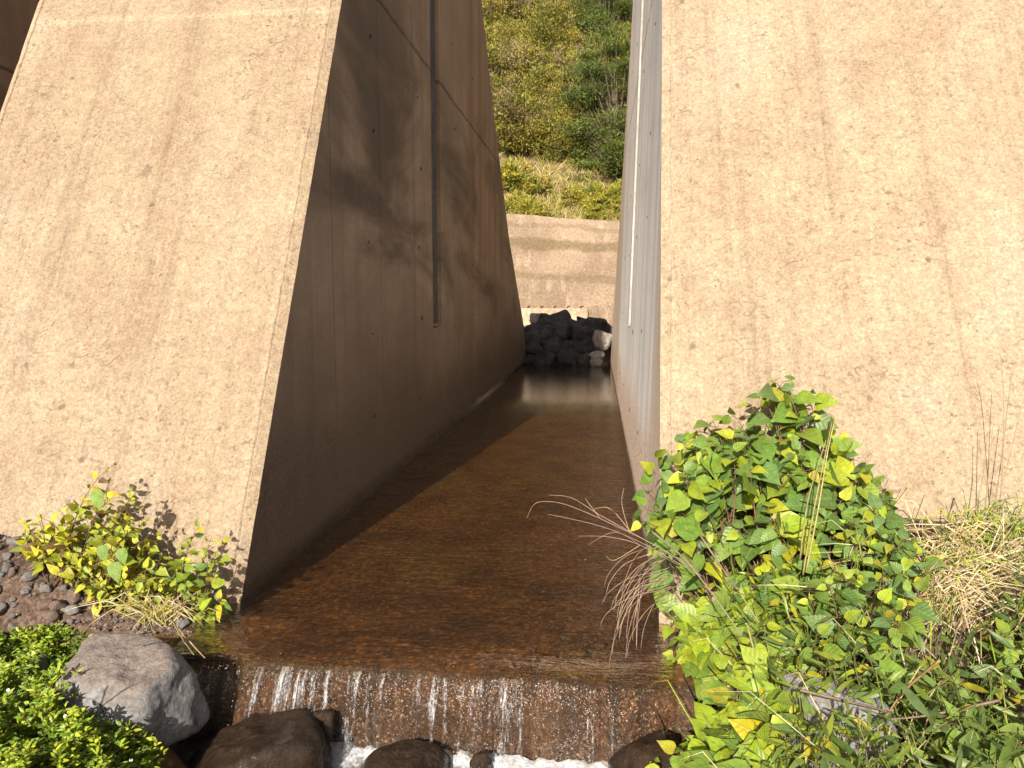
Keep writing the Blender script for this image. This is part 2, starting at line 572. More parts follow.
class MB:
    """collects verts / faces with a per-vertex tint and uv, builds ONE mesh"""
    def __init__(s):
        s.v, s.f, s.t, s.uv, s.mi = [], [], [], [], []

    def add(s, vs, fs, tint=(.5, .5, .5), uvs=None, mi=0):
        b = len(s.v)
        s.v.extend(vs)
        s.t.extend([tint] * len(vs))
        s.uv.extend(uvs or [(.5, .5)] * len(vs))
        for f in fs:
            s.f.append([b + i for i in f])
            s.mi.append(mi)

    def mesh(s, name, smooth=True):
        me = bpy.data.meshes.new(name)
        me.from_pydata([tuple(p) for p in s.v], [], s.f)
        ca = me.color_attributes.new('tint', 'FLOAT_COLOR', 'POINT')
        flat = []
        for t in s.t: flat.extend((t[0], t[1], t[2], 1))
        ca.data.foreach_set('color', flat)
        ul = me.uv_layers.new(name='UVMap')
        li = [0] * len(me.loops)
        me.loops.foreach_get('vertex_index', li)
        fu = []
        for i in li: fu.extend(s.uv[i])
        ul.data.foreach_set('uv', fu)
        if smooth: me.polygons.foreach_set('use_smooth', [True] * len(me.polygons))
        me.polygons.foreach_set('material_index', s.mi)
        me.update()
        return me

    def tube(s, pts, r0, r1, sides=5, tint=(.5, .5, .5)):
        n = len(pts)
        vs, fs = [], []
        for i, p in enumerate(pts):
            p = Vector(p)
            d = (Vector(pts[min(i + 1, n - 1)]) - Vector(pts[max(i - 1, 0)]))
            if d.length < 1e-9: d = Vector((0, 0, 1))
            d.normalize()
            a = d.orthogonal().normalized()
            b = d.cross(a)
            r = r0 + (r1 - r0) * i / max(1, n - 1)
            for q in range(sides):
                an = 2 * math.pi * q / sides
                vs.append(p + a * (math.cos(an) * r) + b * (math.sin(an) * r))
        for i in range(n - 1):
            for q in range(sides):
                q2 = (q + 1) % sides
                fs.append((i * sides + q, i * sides + q2, (i + 1) * sides + q2, (i + 1) * sides + q))
        fs.append(tuple(range(sides))[::-1])
        fs.append(tuple((n - 1) * sides + q for q in range(sides)))
        s.add(vs, fs, tint)

    PROF = {'heart': ((.02, .13, .66), (.22, .24, 1.0), (.45, .46, .90), (.70, .70, .52), (.87, .88, .20)),
            'lance': ((.10, .10, .42), (.28, .28, .90), (.50, .50, 1.0), (.74, .74, .66), (.90, .90, .28))}

    def leaf(s, pos, d, nrm, L, W, tint, shape='heart', fold=.22, curl=.18):
        d = d.normalized()
        nrm = nrm - d * nrm.dot(d)
        if nrm.length < 1e-4: nrm = d.orthogonal()
        nrm.normalize()
        sd_ = d.cross(nrm)
        vs, uvs = [pos.copy()], [(.5, 0)]
        for ts, tm, wd in s.PROF[shape]:
            wv = wd * W * .5
            for sg in (-1, 0, 1):
                t = tm if sg == 0 else ts
                wob = rng.uniform(.93, 1.07)
                vs.append(pos + d * (L * t) + sd_ * (sg * wv * wob) + nrm * (fold * abs(sg) * wv - curl * L * t * t))
                uvs.append((.5 + .5 * sg * wd, t))
        vs.append(pos + d * L - nrm * (curl * L * 1.1))
        uvs.append((.5, 1))
        fs = [(0, 2, 1), (0, 3, 2)]
        for i in range(4):
            a = 1 + 3 * i
            fs += [(a, a + 1, a + 4, a + 3), (a + 1, a + 2, a + 5, a + 4)]
        fs += [(13, 14, 16), (14, 15, 16)]
        s.add(vs, fs, tint, uvs)

    def blade(s, pts, w0, tint, flat=None):
        """tapering grass blade ribbon along pts, slightly folded"""
        n = len(pts)
        vs, fs, uvs = [], [], []
        for i, p in enumerate(pts):
            p = Vector(p)
            d = (Vector(pts[min(i + 1, n - 1)]) - Vector(pts[max(i - 1, 0)])).normalized()
            sd_ = d.cross(flat if flat else Vector((.1, -.9, .4)))
            if sd_.length < 1e-4: sd_ = d.orthogonal()
            sd_.normalize()
            nn = sd_.cross(d)
            t = i / (n - 1)
            wv = w0 * (.55 + .9 * t if t < .4 else (1 - t) / .6 * .9 + .03) * .5
            vs += [p - sd_ * wv + nn * wv * .35, p, p + sd_ * wv + nn * wv * .35]
            uvs += [(0, t), (.5, t), (1, t)]
        for i in range(n - 1):
            a = 3 * i
            fs += [(a, a + 1, a + 4, a + 3), (a + 1, a + 2, a + 5, a + 4)]
        s.add(vs, fs, tint, uvs)


def jit(c, a=.18, r=None):
    r = r or rng
    k = 1 + r.uniform(-a, a)
    return (c[0] * k * (1 + r.uniform(-a, a) * .5), c[1] * k, c[2] * k * (1 + r.uniform(-a, a)))


def rv(a=1.0):
    return Vector((rng.uniform(-a, a), rng.uniform(-a, a), rng.uniform(-a, a)))


# ---------------------------------------------------------------- terrain height
SL = 1.984                                   # batter of the downstream faces
LIPY = 3.14


def sm(a, b, x):
    t = max(0, min(1, (x - a) / (b - a)))
    return t * t * (3 - 2 * t)


def mixf(a, b, t): return a + (b - a) * t


def bedge_r(y):          # x of the foot of the bank at the channel's right
    return .33 + .0 * y if y > LIPY else .33 - .30 * sm(LIPY, 2.6, y) + .1 * noise.noise((0, y * 2, 3))


def ground_z(x, y):
    n = noise.noise((x * 1.3, y * 1.3, 0)) * .05 + noise.noise((x * 5, y * 5, 2)) * .014
    lg = LIPY + (.24 * sm(-1.56, -1.66, x) if x > -1.95 else 0) + .22
    if y > lg:
        low = mixf(-.022, -.06, sm(LIPY, 4.4, y)) + .008 * noise.noise((x * 6, y * 3, 5))
    else:
        low = -.52
    # left bank
    if x < -1.0:
        e = -1.86 if y > LIPY else -1.60 + .20 * sm(3.0, 2.75, y)
        up = mixf(.27, -.20, sm(3.75, 3.0, y)) if y < 3.75 else .27
        up += .14 * sm(3.0, 2.75, y)
        t = sm(e, e - ((1.25 if y > 2.95 else .5) if y < 5 else .3), x)
        z = mixf(low, up + n, t)
        if y > 5.5 and x < -2.4: z = mixf(z, .35 + n, sm(5.5, 8, y))
        if y > 20: z = mixf(z, .75 + n * 2, sm(20.0, 23.5, y))
        return z
    e = bedge_r(y)
    top = mixf(.50, .18, sm(3.9, 2.3, y)) if y < 3.9 else .50
    top = mixf(top, -.45, sm(1.7, .6, y))
    t = sm(e, e + .75, x)
    z = mixf(low, top + n, t)
    if y < 3.0 and t > 0: z += .05 * t
    if y > 20: z = mixf(z, .75 + n * 2, sm(20.0, 23.5, y))
    return z


def lines(*segs):
    out = []
    for a, b, st in segs:
        k = max(1, round((b - a) / st))
        for i in range(k): out.append(a + (b - a) * i / k)
    out.append(segs[-1][1])
    return out


gx = lines((-60, -12, 4), (-12, -5, .5), (-5, -2.2, .06), (-2.2, .2, .08), (.2, 2.6, .05), (2.6, 8, .4), (8, 60, 4))
gy = lines((-40, -4, 4), (-4, 1.4, .3), (1.4, 3.12, .05), (3.12, 3.15, .03), (3.15, 4.4, .05), (4.4, 24, .35), (24, 27.6, .6))
vs_, fs_ = [], []
for yy in gy:
    for xx in gx: vs_.append((xx, yy, ground_z(xx, yy)))
W_ = len(gx)
fm = []
for j in range(len(gy) - 1):
    for i in range(W_ - 1):
        fs_.append((j * W_ + i, j * W_ + i + 1, (j + 1) * W_ + i + 1, (j + 1) * W_ + i))
        cx, cy = (gx[i] + gx[i + 1]) / 2, (gy[j] + gy[j + 1]) / 2
        fm.append(1 if (-1.95 < cx < .36 and ground_z(cx, cy) < -.008) else 0)
me = bpy.data.meshes.new('ground')
me.from_pydata(vs_, [], fs_)
me.polygons.foreach_set('use_smooth', [True] * len(fs_))
me.polygons.foreach_set('material_index', fm)
tag(link('ground', me, [M['soil'], M['bed']]), kind='structure')


# ---------------------------------------------------------------- water
def sheet(name, x0, x1, y0, y1, z, mat, st=.25):
    xs = lines((x0, x1, st)); ys = lines((y0, y1, st))
    b = MB()
    b.add([(x, y, z) for y in ys for x in xs],
          [(j * len(xs) + i, j * len(xs) + i + 1, (j + 1) * len(xs) + i + 1, (j + 1) * len(xs) + i)
           for j in range(len(ys) - 1) for i in range(len(xs) - 1)])
    return link(name, b.mesh(name), mat)


tag(sheet('stream_water', -2.0, .42, LIPY + .26, 21.2, 0, M['water']), kind='structure')
tag(sheet('pool_water', -2.4, .6, -6, LIPY - .07, -.375, M['water']), kind='structure')

# weir: a rough step across the channel with the film of water that slides over it
b = MB()
xs = lines((-2.15, .42, .02))
prof = [(.32, -.024), (.20, -.028), (.12, -.034), (.07, -.042), (.03, -.054), (.006, -.074), (-.014, -.10), (-.022, -.16), (-.028, -.22), (-.034, -.28),
        (-.040, -.34), (-.046, -.42), (-.05, -.60)]


def lip(x):
    return .03 * noise.noise((x * 2.6, 1, 1)) + .014 * noise.noise((x * 9, 1, 4)) + .006 * noise.noise((x * 25, 1, 4))


def weir_off(x, z):
    o = .018 * noise.noise((x * 7, z * 3, 4)) + .010 * noise.noise((x * 22, z * 9, 1)) + .02 * noise.noise((x * 2.2, 0, 9))
    # the step leans out into a slope at its left end
    o -= .12 * sm(-1.2, -1.6, x) * sm(0, -.35, z)
    return o * sm(.0, -.06, z) + lip(x) * sm(-.001, -.03, z) + .20 * sm(-1.56, -1.66, x) * sm(-.02, -.09, z)


for x in xs:
    for (dy, z) in prof:
        b.v.append((x, LIPY + dy + weir_off(x, z), z + .006 * noise.noise((x * 9, dy * 9, 2))))
        b.t.append((.5, .5, .5)); b.uv.append((.5, .5))
PN = len(prof)
for i in range(len(xs) - 1):
    for j in range(PN - 1):
        b.f.append([i * PN + j, i * PN + j + 1, (i + 1) * PN + j + 1, (i + 1) * PN + j]); b.mi.append(1 if j < 3 else 0)
weir = link('weir_step', b.mesh('weir_step'), [M['weir'], M['bed']])
tag(weir, 'low brown mossy step the stream spills over between the boulders', 'weir')

b = MB()
fprof = [(.26, 0), (.18, -.002), (.12, -.006), (.07, -.013), (.03, -.026), (.004, -.044), (-.012, -.066), (-.03, -.10), (-.038, -.16), (-.045, -.22), (-.052, -.28), (-.058, -.34), (-.066, -.41)]
xs = lines((-1.95, .34, .02))
for x in xs:
    for (dy, z) in fprof:
        b.v.append((x, LIPY + dy + weir_off(x, z) - .006 * sm(0, -.05, z) - .006 * noise.noise((x * 30, z * 4, 7)) * (z < -.03), z))
        b.t.append((.5, .5, .5)); b.uv.append((.5, .5))
PN = len(fprof)
for i in range(len(xs) - 1):
    for j in range(PN - 1):
        b.f.append([i * PN + j, i * PN + j + 1, (i + 1) * PN + j + 1, (i + 1) * PN + j]); b.mi.append(1 if j < 4 else 0)
tag(link('waterfall_water', b.mesh('waterfall'), [M['film'], M['water']]), kind='structure')

# white threads, spray and sparkle beads and foam of the fall
b = MB()
threads = []
for px, wd in ((262, 8), (330, 8), (370, 5), (462, 5), (492, 6), (550, 4), (590, 4), (285, 16), (303, 14), (318, 9), (352, 10), (358, 8), (383, 6), (400, 6), (418, 7), (436, 9), (447, 6), (474, 5), (481, 5), (502, 9),
               (512, 12), (521, 6), (541, 2), (558, 3), (575, 3), (612, 3)):
    threads.append((atY(px, 668, LIPY).x, wd / 230.0))
xs = lines((-1.58, .31, .008))
zs = [-.036 - .365 * i / 28 for i in range(29)]
for x in xs:
    den = 0
    for (tx, wd) in threads:
        den = max(den, min(1, .55 + wd * 9) * math.exp(-((x - tx) / (.012 + wd * .55)) ** 2))
    for z in zs:
        fade = 1 - .22 * sm(-.02, -.30, z)
        edge = .75 * math.exp(-((z + .055) / .03) ** 2)
        b.v.append((x, LIPY + .012 - .10 * sm(-.03, -.40, z) - .045 * sm(-.03, -.08, z) + weir_off(x, z), z))
        b.t.append((max(den * fade, edge * (.5 + .7 * noise.noise((x * 9, 0, 2)))) - .22,) * 3); b.uv.append((.5, .5))
nz = len(zs)
for i in range(len(xs) - 1):
    for j in range(nz - 1):
        b.f.append([i * nz + j, i * nz + j + 1, (i + 1) * nz + j + 1, (i + 1) * nz + j]); b.mi.append(0)
fall = tag(link('falling_water', b.mesh('falling_water'), M['strand']), kind='stuff')


def bead(b, p, r):
    vs1 = [p + Vector(d) * r for d in ((1, 0, 0), (-1, 0, 0), (0, 1, 0), (0, -1, 0), (0, 0, 1), (0, 0, -1))]
    b.add(vs1, [(0, 2, 4), (2, 1, 4), (1, 3, 4), (3, 0, 4), (2, 0, 5), (1, 2, 5), (3, 1, 5), (0, 3, 5)])


b = MB()
for i in range(1900):
    if rng.random() < .72:
        x, wd = rng.choice(threads); x += rng.gauss(0, wd * .5 + .02)
    else:
        x = rng.uniform(-1.75, .25)
    z = -abs(rng.gauss(0, .085)) - .01 if rng.random() < .72 else rng.uniform(-.38, -.01)
    if z < -.40 or x > .27: continue
    y = LIPY - .05 - .10 * (-z) + weir_off(x, z)
    bead(b, Vector((x, y, z)), rng.uniform(.0007, .0022))  # white beads paint the sun sparkle on the wet face
for i in range(350):
    x, wd = rng.choice(threads); x += rng.gauss(0, .06)
    bead(b, Vector((x, LIPY - .07 - abs(rng.gauss(0, .07)), -.39 + abs(rng.gauss(0, .035)))), rng.uniform(.001, .0035))
tag(link('spray_and_sparkle', b.mesh('spray_and_sparkle'), M['petal']), kind='stuff')

b = MB()
fx = lines((-1.55, .26, .016)); fy = lines((2.55, LIPY - .05, .016))


def foam_h(x, y):
    d = (LIPY - .05 - y)
    amp = 0
    for (tx, wd) in threads: amp = max(amp, math.exp(-((x - tx) / (.07 + wd)) ** 2) * (.45 + min(.55, wd * 9)))
    a = amp * math.exp(-(d / .17) ** 2) + .45 * math.exp(-(d / .06) ** 2)
    a += .25 * noise.noise((x * 8, y * 8, 1)) + .2 * noise.noise((x * 20, y * 20, 5))
    return a


for y in fy:
    for x in fx:
        a = foam_h(x, y)
        b.v.append((x, y, -.395 + .045 * min(a, 1.2) + max(0, a) * (.022 * noise.noise((x * 24, y * 24, 0)) + .014 * noise.noise((x * 60, y * 60, 3)))))
        b.t.append((a, a, a)); b.uv.append((.5, .5))
FW = len(fx)
for j in range(len(fy) - 1):
    for i in range(FW - 1):
        b.f.append([j * FW + i, j * FW + i + 1, (j + 1) * FW + i + 1, (j + 1) * FW + i]); b.mi.append(0)
tag(link('white_water_foam', b.mesh('foam'), M['foam']), kind='stuff')


# ---------------------------------------------------------------- piers
BACK = [(11.55, 7.4), (12.6, 6.31), (13.25, 5.59), (14.13, 4.75), (15.3, 3.745), (16.33, 2.856), (17.9, 1.9), (19.3, 1.05), (19.95, .43), (20.2, -.9)]
ZT, ZB = 7.4, -.9
NF = 180
SLOT = (8.60, 9.06, 1.30)


def make_pier(name, x0, width, lean, taper, label, slot_side, side_l, side_r, slots=('left', 'right')):
    """battered pier: x0 = its left face at z=0"""
    root = empty(name, (x0 + width / 2, 3.72, 0), label, 'pier')
    loc = root.location

    def profile(df, db):
        pts = []
        for i in range(NF + 1):
            z = ZB + (ZT - ZB) * i / NF
            pts.append((3.72 + z / SL + df, z))
        for (y, z) in BACK: pts.append((y - db, z))
        return pts
    secs = [(0, .030, .34), (.052, .002, .20), (.060, .012, .19), (.070, 0, .18), (.13, 0, .09), (.25, 0, .02), (.40, 0, 0), (width - .40, 0, 0), (width - .25, 0, .02), (width - .13, 0, .09),
            (width - .070, 0, .18), (width - .060, .012, .19), (width - .052, .002, .20), (width, .030, .34)]
    b = MB()
    n = NF + 1 + len(BACK)
    for si, (u, df, db) in enumerate(secs):
        for i, (y, z) in enumerate(profile(df, db)):
            x = x0 + u
            t = 1 - u / width
            x += lean * z * t + taper * (y - 3.72) * t
            if i <= NF:
                if si in (0, len(secs) - 1):
                    s_ = -1 if si else 1
                    ch = max(0, noise.noise((z * 7, x0, 3)) - .25) * .035 + .003 * noise.noise((z * 40, x0, 1))
                    y += ch * .6
                elif si in (1, 2, 3, len(secs) - 2, len(secs) - 3, len(secs) - 4):
                    x += (.010 * noise.noise((z * 16, x0, 5)) + .005 * noise.noise((z * 50, x0, 5)))
            b.v.append((x, y, z)); b.t.append((.5,) * 3); b.uv.append((.5, .5))
    for si in range(len(secs) - 1):
        for i in range(n):
            j = (i + 1) % n
            b.f.append([si * n + i, (si + 1) * n + i, (si + 1) * n + j, si * n + j])
            b.mi.append(0 if i < NF else (3 if i == NF else (1 if si < 7 else 2)))
    # end faces with the slot notched from the top
    for side in ('left', 'right'):
        base = 0 if side == 'left' else (len(secs) - 1) * n
        loop = list(range(base, base + n))
        if side in slots:
            k0 = len(b.v)
            u, df, db = secs[0 if side == 'left' else -1]
            t = 1 - u / width
            for (y, z) in ((SLOT[0], ZT), (SLOT[0], SLOT[2] + .02), (SLOT[0] + .03, SLOT[2] - .02), (SLOT[1], SLOT[2]), (SLOT[1], ZT)):
                b.v.append((x0 + u + lean * z * t + taper * (y - 3.72) * t, y, z)); b.t.append((.5,) * 3); b.uv.append((.5, .5))
            ins = list(range(k0, k0 + 5))
            loop = loop[:NF + 1] + ins + loop[NF + 1:]
        b.f.append(loop if side == 'left' else loop[::-1])
        b.mi.append(1 if side == 'left' else 2)
    me = b.mesh(name + '_body', False)
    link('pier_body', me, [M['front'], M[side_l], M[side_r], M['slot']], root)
    bmx = bmesh.new(); bmx.from_mesh(me); bmesh.ops.recalc_face_normals(bmx, faces=bmx.faces)
    bmesh.ops.triangulate(bmx, faces=[f for f in bmx.faces if len(f.verts) > 4]); bmx.to_mesh(me); bmx.free()
    # recess lining of each slot
    for side in slots:
        u = 0 if side == 'left' else width
        sg = 1 if side == 'left' else -1
        t = 1 - u / width
        sl = MB()
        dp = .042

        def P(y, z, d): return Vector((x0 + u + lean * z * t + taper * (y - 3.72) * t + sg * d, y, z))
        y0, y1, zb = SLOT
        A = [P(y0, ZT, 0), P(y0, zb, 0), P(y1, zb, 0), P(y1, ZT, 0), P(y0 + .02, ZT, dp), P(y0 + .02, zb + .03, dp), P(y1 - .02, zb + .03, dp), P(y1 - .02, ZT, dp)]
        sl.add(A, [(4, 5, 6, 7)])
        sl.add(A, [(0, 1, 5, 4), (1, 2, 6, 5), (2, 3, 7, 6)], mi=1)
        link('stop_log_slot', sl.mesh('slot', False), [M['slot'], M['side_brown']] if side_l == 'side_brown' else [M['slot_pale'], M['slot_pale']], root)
    # tie holes left by the formwork: flat discs, dark colour standing for the shade inside
    hb = MB()
    hb.tube([Vector((-.004, 0, 0)), Vector((.004, 0, 0))], .022, .022, 8)
    hme = hb.mesh('tie_hole', False)
    for side in slots:
        u = 0 if side == 'left' else width
        t = 1 - u / width
        for iy, y in enumerate((6.25, 7.98, 9.9, 11.4)):
            for iz, z in enumerate((.55, 1.35, 2.15, 2.95, 3.75, 4.75)):
                if y < 3.72 + z / SL + .5: continue
                h = link('tie_hole', hme, M['hole'], root)
                yy = y + rng.uniform(-.12, .12); zz = z + rng.uniform(-.1, .1)
                h.location = (x0 + u + lean * zz * t + taper * (yy - 3.72) * t, yy, zz)
                sc = rng.uniform(.35, .85)
                h.scale = (1, sc, sc * rng.uniform(1, 1.5))
    return root


PW = 2.40
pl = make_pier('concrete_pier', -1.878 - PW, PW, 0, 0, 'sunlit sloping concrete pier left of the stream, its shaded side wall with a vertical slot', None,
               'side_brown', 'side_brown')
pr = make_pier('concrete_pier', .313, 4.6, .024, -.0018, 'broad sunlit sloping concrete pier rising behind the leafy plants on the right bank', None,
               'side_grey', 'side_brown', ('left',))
p0 = copy_tree(pl, pl.location - Vector((PW + 2.19, 0, 0)))
p0['label'] = 'dark shaded concrete pier partly seen in the top corner beyond the sunlit left pier'
for o_ in (pl, pr, p0): o_['group'] = 'concrete piers of the barrier'

# ---------------------------------------------------------------- far wall
root = empty('revetment_wall', (0, 25.0, 0), 'sloping stained concrete revetment wall at the far end of the gap below the bushes', 'retaining wall')


def grid_obj(name, fn, us, vs_, mat, parent, thick=None):
    b = MB()
    pts = [fn(u, v) for v in vs_ for u in us]
    nU = len(us)
    b.add(pts, [(j * nU + i, j * nU + i + 1, (j + 1) * nU + i + 1, (j + 1) * nU + i) for j in range(len(vs_) - 1) for i in range(nU - 1)])
    return link(name, b.mesh(name), mat, parent)


def box_mesh(b, x0, x1, y0, y1, z0, z1):
    P = [Vector((x, y, z)) for z in (z0, z1) for y in (y0, y1) for x in (x0, x1)]
    b.add(P, [(0, 2, 3, 1), (4, 5, 7, 6), (0, 1, 5, 4), (2, 6, 7, 3), (0, 4, 6, 2), (1, 3, 7, 5)])


# sloped slab with a real thickness and a top lip
b = MB()
xs = lines((-30, -8, 2), (-8, 8, .25), (8, 30, 2))
pp = [(24.75, .2), (24.75, 1.28), (25.0, 1.75), (25.6, 2.7), (26.2, 3.6), (26.72, 4.36), (27.1, 4.40), (27.3, 3.0), (26.0, .2)]
for x in xs:
    for (y, z) in pp: b.v.append((x, y + .03 * noise.noise((x * .7, z, 0)) + x * .012, z + (.05 * noise.noise((x * .6, 3, 1)) - .075 * max(-8, min(8, x + 1))) * (z > 4))); b.t.append((.5,) * 3); b.uv.append((.5, .5))
for i in range(len(xs) - 1):
    for j in range(len(pp)):
        j2 = (j + 1) % len(pp)
        b.f.append([i * len(pp) + j, (i + 1) * len(pp) + j, (i + 1) * len(pp) + j2, i * len(pp) + j2]); b.mi.append(0)
link('sloping_slab', b.mesh('sloping_slab', False), M['revet'], root)
b = MB(); box_mesh(b, -9, -.38, 24.30, 24.95, .1, 1.34)
link('footing_block', b.mesh('footing_block', False), M['block'], root)
b = MB(); box_mesh(b, -.376, 9, 24.46, 24.96, .1, 1.40)
link('footing_block', b.mesh('footing_block', False), M['revet'], root)
for i in range(9):
    b = MB(); x = -2.3 + i * .42
    b.tube([Vector((x, 24.75, 1.33)), Vector((x + .03, 24.62, 1.40)), Vector((x + .10, 24.5, 1.40))], .022, .018, 6)
    link('rebar_stub', b.mesh('rebar_stub'), M['rust'], root)

# ---------------------------------------------------------------- hillside
b = MB()
hx = lines((-70, -16, 4), (-16, 16, .8), (16, 70, 4)); hy = lines((26.9, 50, .8), (50, 110, 4))


def hill_z(x, y):
    n = noise.noise((x * .12, y * .12, 2)) * 1.2 + noise.noise((x * .5, y * .5, 7)) * .35
    return 4.22 - .075 * max(-8, min(8, x + 1)) * sm(33, 27.3, y) + max(0, y - 27.2) * .80 + n * sm(27.2, 31, y)


for y in hy:
    for x in hx: b.v.append((x, y, hill_z(x, y))); b.t.append((.5,) * 3); b.uv.append((.5, .5))
HW = len(hx)
for j in range(len(hy) - 1):
    for i in range(HW - 1): b.f.append([j * HW + i, j * HW + i + 1, (j + 1) * HW + i + 1, (j + 1) * HW + i]); b.mi.append(0)
tag(link('hillside', b.mesh('hillside'), mat_flat('dry_hill_soil', (.20, .145, .07), .95, .4, 3, .8, .08)), kind='structure')


def shrub(name, seed, rx, ry, rz, nclump, per, lf, cols, label, cat, group=None, shape='lance', trunk=True, wid=.3, rag=.18, flat=.4):
    r = random.Random(seed)
    root = empty(name, (0, 0, 0), label, cat, group)
    f, s = MB(), MB()
    for c in range(nclump):
        while True:
            v = Vector((r.uniform(-1, 1), r.uniform(-1, 1), r.uniform(-.75, 1)))
            if .45 < v.length * (1 if rag < .2 else 1) < 1.0 + rag * noise.noise((v.x * 3, v.y * 3, seed + v.z * 3)): break
        ctr = Vector((v.x * rx, v.y * ry, rz * .80 + v.z * rz))
        if ctr.z < .1: continue
        cr = r.uniform(.16, .34) * (rx + rz) * .5
        tone = r.choice(cols)
        outd = Vector((v.x, v.y, v.z + .5)).normalized()
        if trunk:
            s.tube([Vector((v.x * .06, v.y * .06, 0)), Vector((ctr.x * .35, ctr.y * .35, ctr.z * .55)), ctr], .045 * rz / 1.5, .008, 4)
        for q in range(per):
            d = (outd * .9 + Vector((r.gauss(0, .7), r.gauss(0, .7), r.gauss(0, .6)))).normalized()
            p = ctr + Vector((r.gauss(0, .5), r.gauss(0, .5), r.gauss(0, flat))) * cr
            t = jit(tone, .25, r)
            nn = Vector((r.gauss(0, .6), r.gauss(-.5, .5), r.gauss(.7, .5)))
            L = lf * r.uniform(.6, 1.3)
            sd_ = d.cross(nn)
            if sd_.length < 1e-3: continue
            sd_.normalize()
            W = L * wid
            f.add([p, p + d * L * .45 + sd_ * W * .5, p + d * L, p + d * L * .45 - sd_ * W * .5], [(0, 1, 2, 3)], t)
    link('foliage', f.mesh(name + '_foliage', False), M['bush'], root)
    if trunk: link('trunk', s.mesh(name + '_trunk'), M['bark'], root)
    return root


OL = [(.33, .30, .055), (.20, .20, .045), (.40, .34, .075), (.18, .14, .065), (.32, .24, .12)]
GR = [(.125, .165, .035), (.085, .12, .03), (.17, .215, .045)]
YL = [(.44, .39, .06), (.34, .33, .06), (.46, .35, .10), (.24, .27, .055)]
LOL = 'rounded olive green broom bush among its like on the slope beyond the piers'
LYL = 'low yellowish green bush at the top edge of the far concrete wall'
s1 = shrub('hill_bush', 1, 1.3, 1.3, 1.25, 110, 190, .13, OL, LOL, 'bush', 'olive bushes on the hillside')
s2 = shrub('hill_bush', 2, 1.1, 1.2, 1.5, 110, 190, .12, [OL[0], OL[1], OL[2]], LOL, 'bush', 'olive bushes on the hillside')
s3 = shrub('hill_bush', 3, 1.2, 1.1, 1.05, 100, 190, .125, [OL[3], OL[4], OL[0]], LOL, 'bush', 'olive bushes on the hillside')
y1 = shrub('low_bush', 4, .6, .5, .45, 40, 80, .13, YL, LYL, 'bush', 'low bushes above the far wall', trunk=False)
y2 = shrub('low_bush', 5, .45, .5, .6, 40, 80, .15, [YL[1], YL[3], YL[0]], LYL, 'bush', 'low bushes above the far wall', trunk=False)
tr = shrub('hillside_tree', 6, 1.75, 1.6, 3.3, 105, 420, .14, GR, 'taller dark green feathery tree rising beside the right pier edge on the hillside', 'tree', wid=.24, rag=.75, flat=.16)


def hill_pos(px, py, extra=0):
    """first point of the slope seen in the given direction"""
    d = ray(px, py).normalized()
    t = 26.9
    while t < 120:
        p = CAM + d * t
        if p.y > 27.0 and p.z < hill_z(p.x, p.y): return p
        t += .1
    return p


tr.location = hill_pos(610, 165) + Vector((.25, -.2, -.9))
copy_tree(tr, hill_pos(606, 60) + Vector((0, 0, -.8)), 2.1, .85, 'smaller dark green feathery tree higher on the slope behind the taller one')
protos = [s1, s2, s3]
used = [False] * 3
spots = [(520, 150), (560, 158), (535, 95), (585, 110), (510, 60), (555, 45), (600, 30), (525, 10), (575, -20), (505, -40), (615, -40), (545, -70), (500, 118), (470, 90),
         (660, 60), (690, 120), (640, -10), (700, 20), (450, 140), (440, 60), (420, 10), (720, 150), (395, 120), (750, 80), (590, 70), (545, 122), (495, -5), (530, -15), (560, 5), (592, -5), (500, 35), (540, 28), (570, 80), (515, 75), (548, 68), (530, 40), (625, 60), (600, -60), (560, -95), (500, -85),
         (620, 100), (565, 125), (502, 90), (540, -2), (548, 14), (528, 2), (556, -18)]
for i, (px, py) in enumerate(spots):
    k_ = i % 3
    p = hill_pos(px, py) - Vector((0, 0, .25))
    rz = rng.uniform(0, 6.28); sc = rng.uniform(.75, 1.2)
    if not used[k_]:
        used[k_] = True
        o = protos[k_]; o.location = p; o.rotation_euler = (0, 0, rz); o.scale = (sc,) * 3
    else:
        copy_tree(protos[k_], p, rz, sc)
first = True
for i in range(30):
    x = rng.uniform(-7.5, 5.5); y = 27.25 + abs(rng.gauss(0, .9))
    if i < 14: x = rng.uniform(-3.2, 1.0)
    p = Vector((x, y, hill_z(x, y) - .08))
    src = (y1, y2)[i % 2]
    sc = rng.uniform(.5, 1.05) * (1.25 if y > 28 else .8)
    if i < 2: src.location = p; src.scale = (sc,) * 3
    else: copy_tree(src, p, rng.uniform(0, 6.28), sc)

# dry stalk grass on the slope between the bushes
b = MB()
for i in range(5200):
    x = rng.uniform(-9, 7); y = 27.15 + abs(rng.gauss(0, 1.9))
    p = Vector((x, y, hill_z(x, y)))
    h = rng.uniform(.15, .45)
    dd = Vector((rng.gauss(0, .14), rng.gauss(-.05, .1), h))
    b.blade([p, p + dd * .5, p + dd + Vector((rng.gauss(0, .05), 0, -.04))], rng.uniform(.02, .05), jit(rng.choice([(.44, .36, .11), (.32, .30, .07), (.50, .40, .18), (.36, .34, .06)]), .2))
tag(link('hillside_grass', b.mesh('hillside_grass'), M['blade']), kind='stuff')


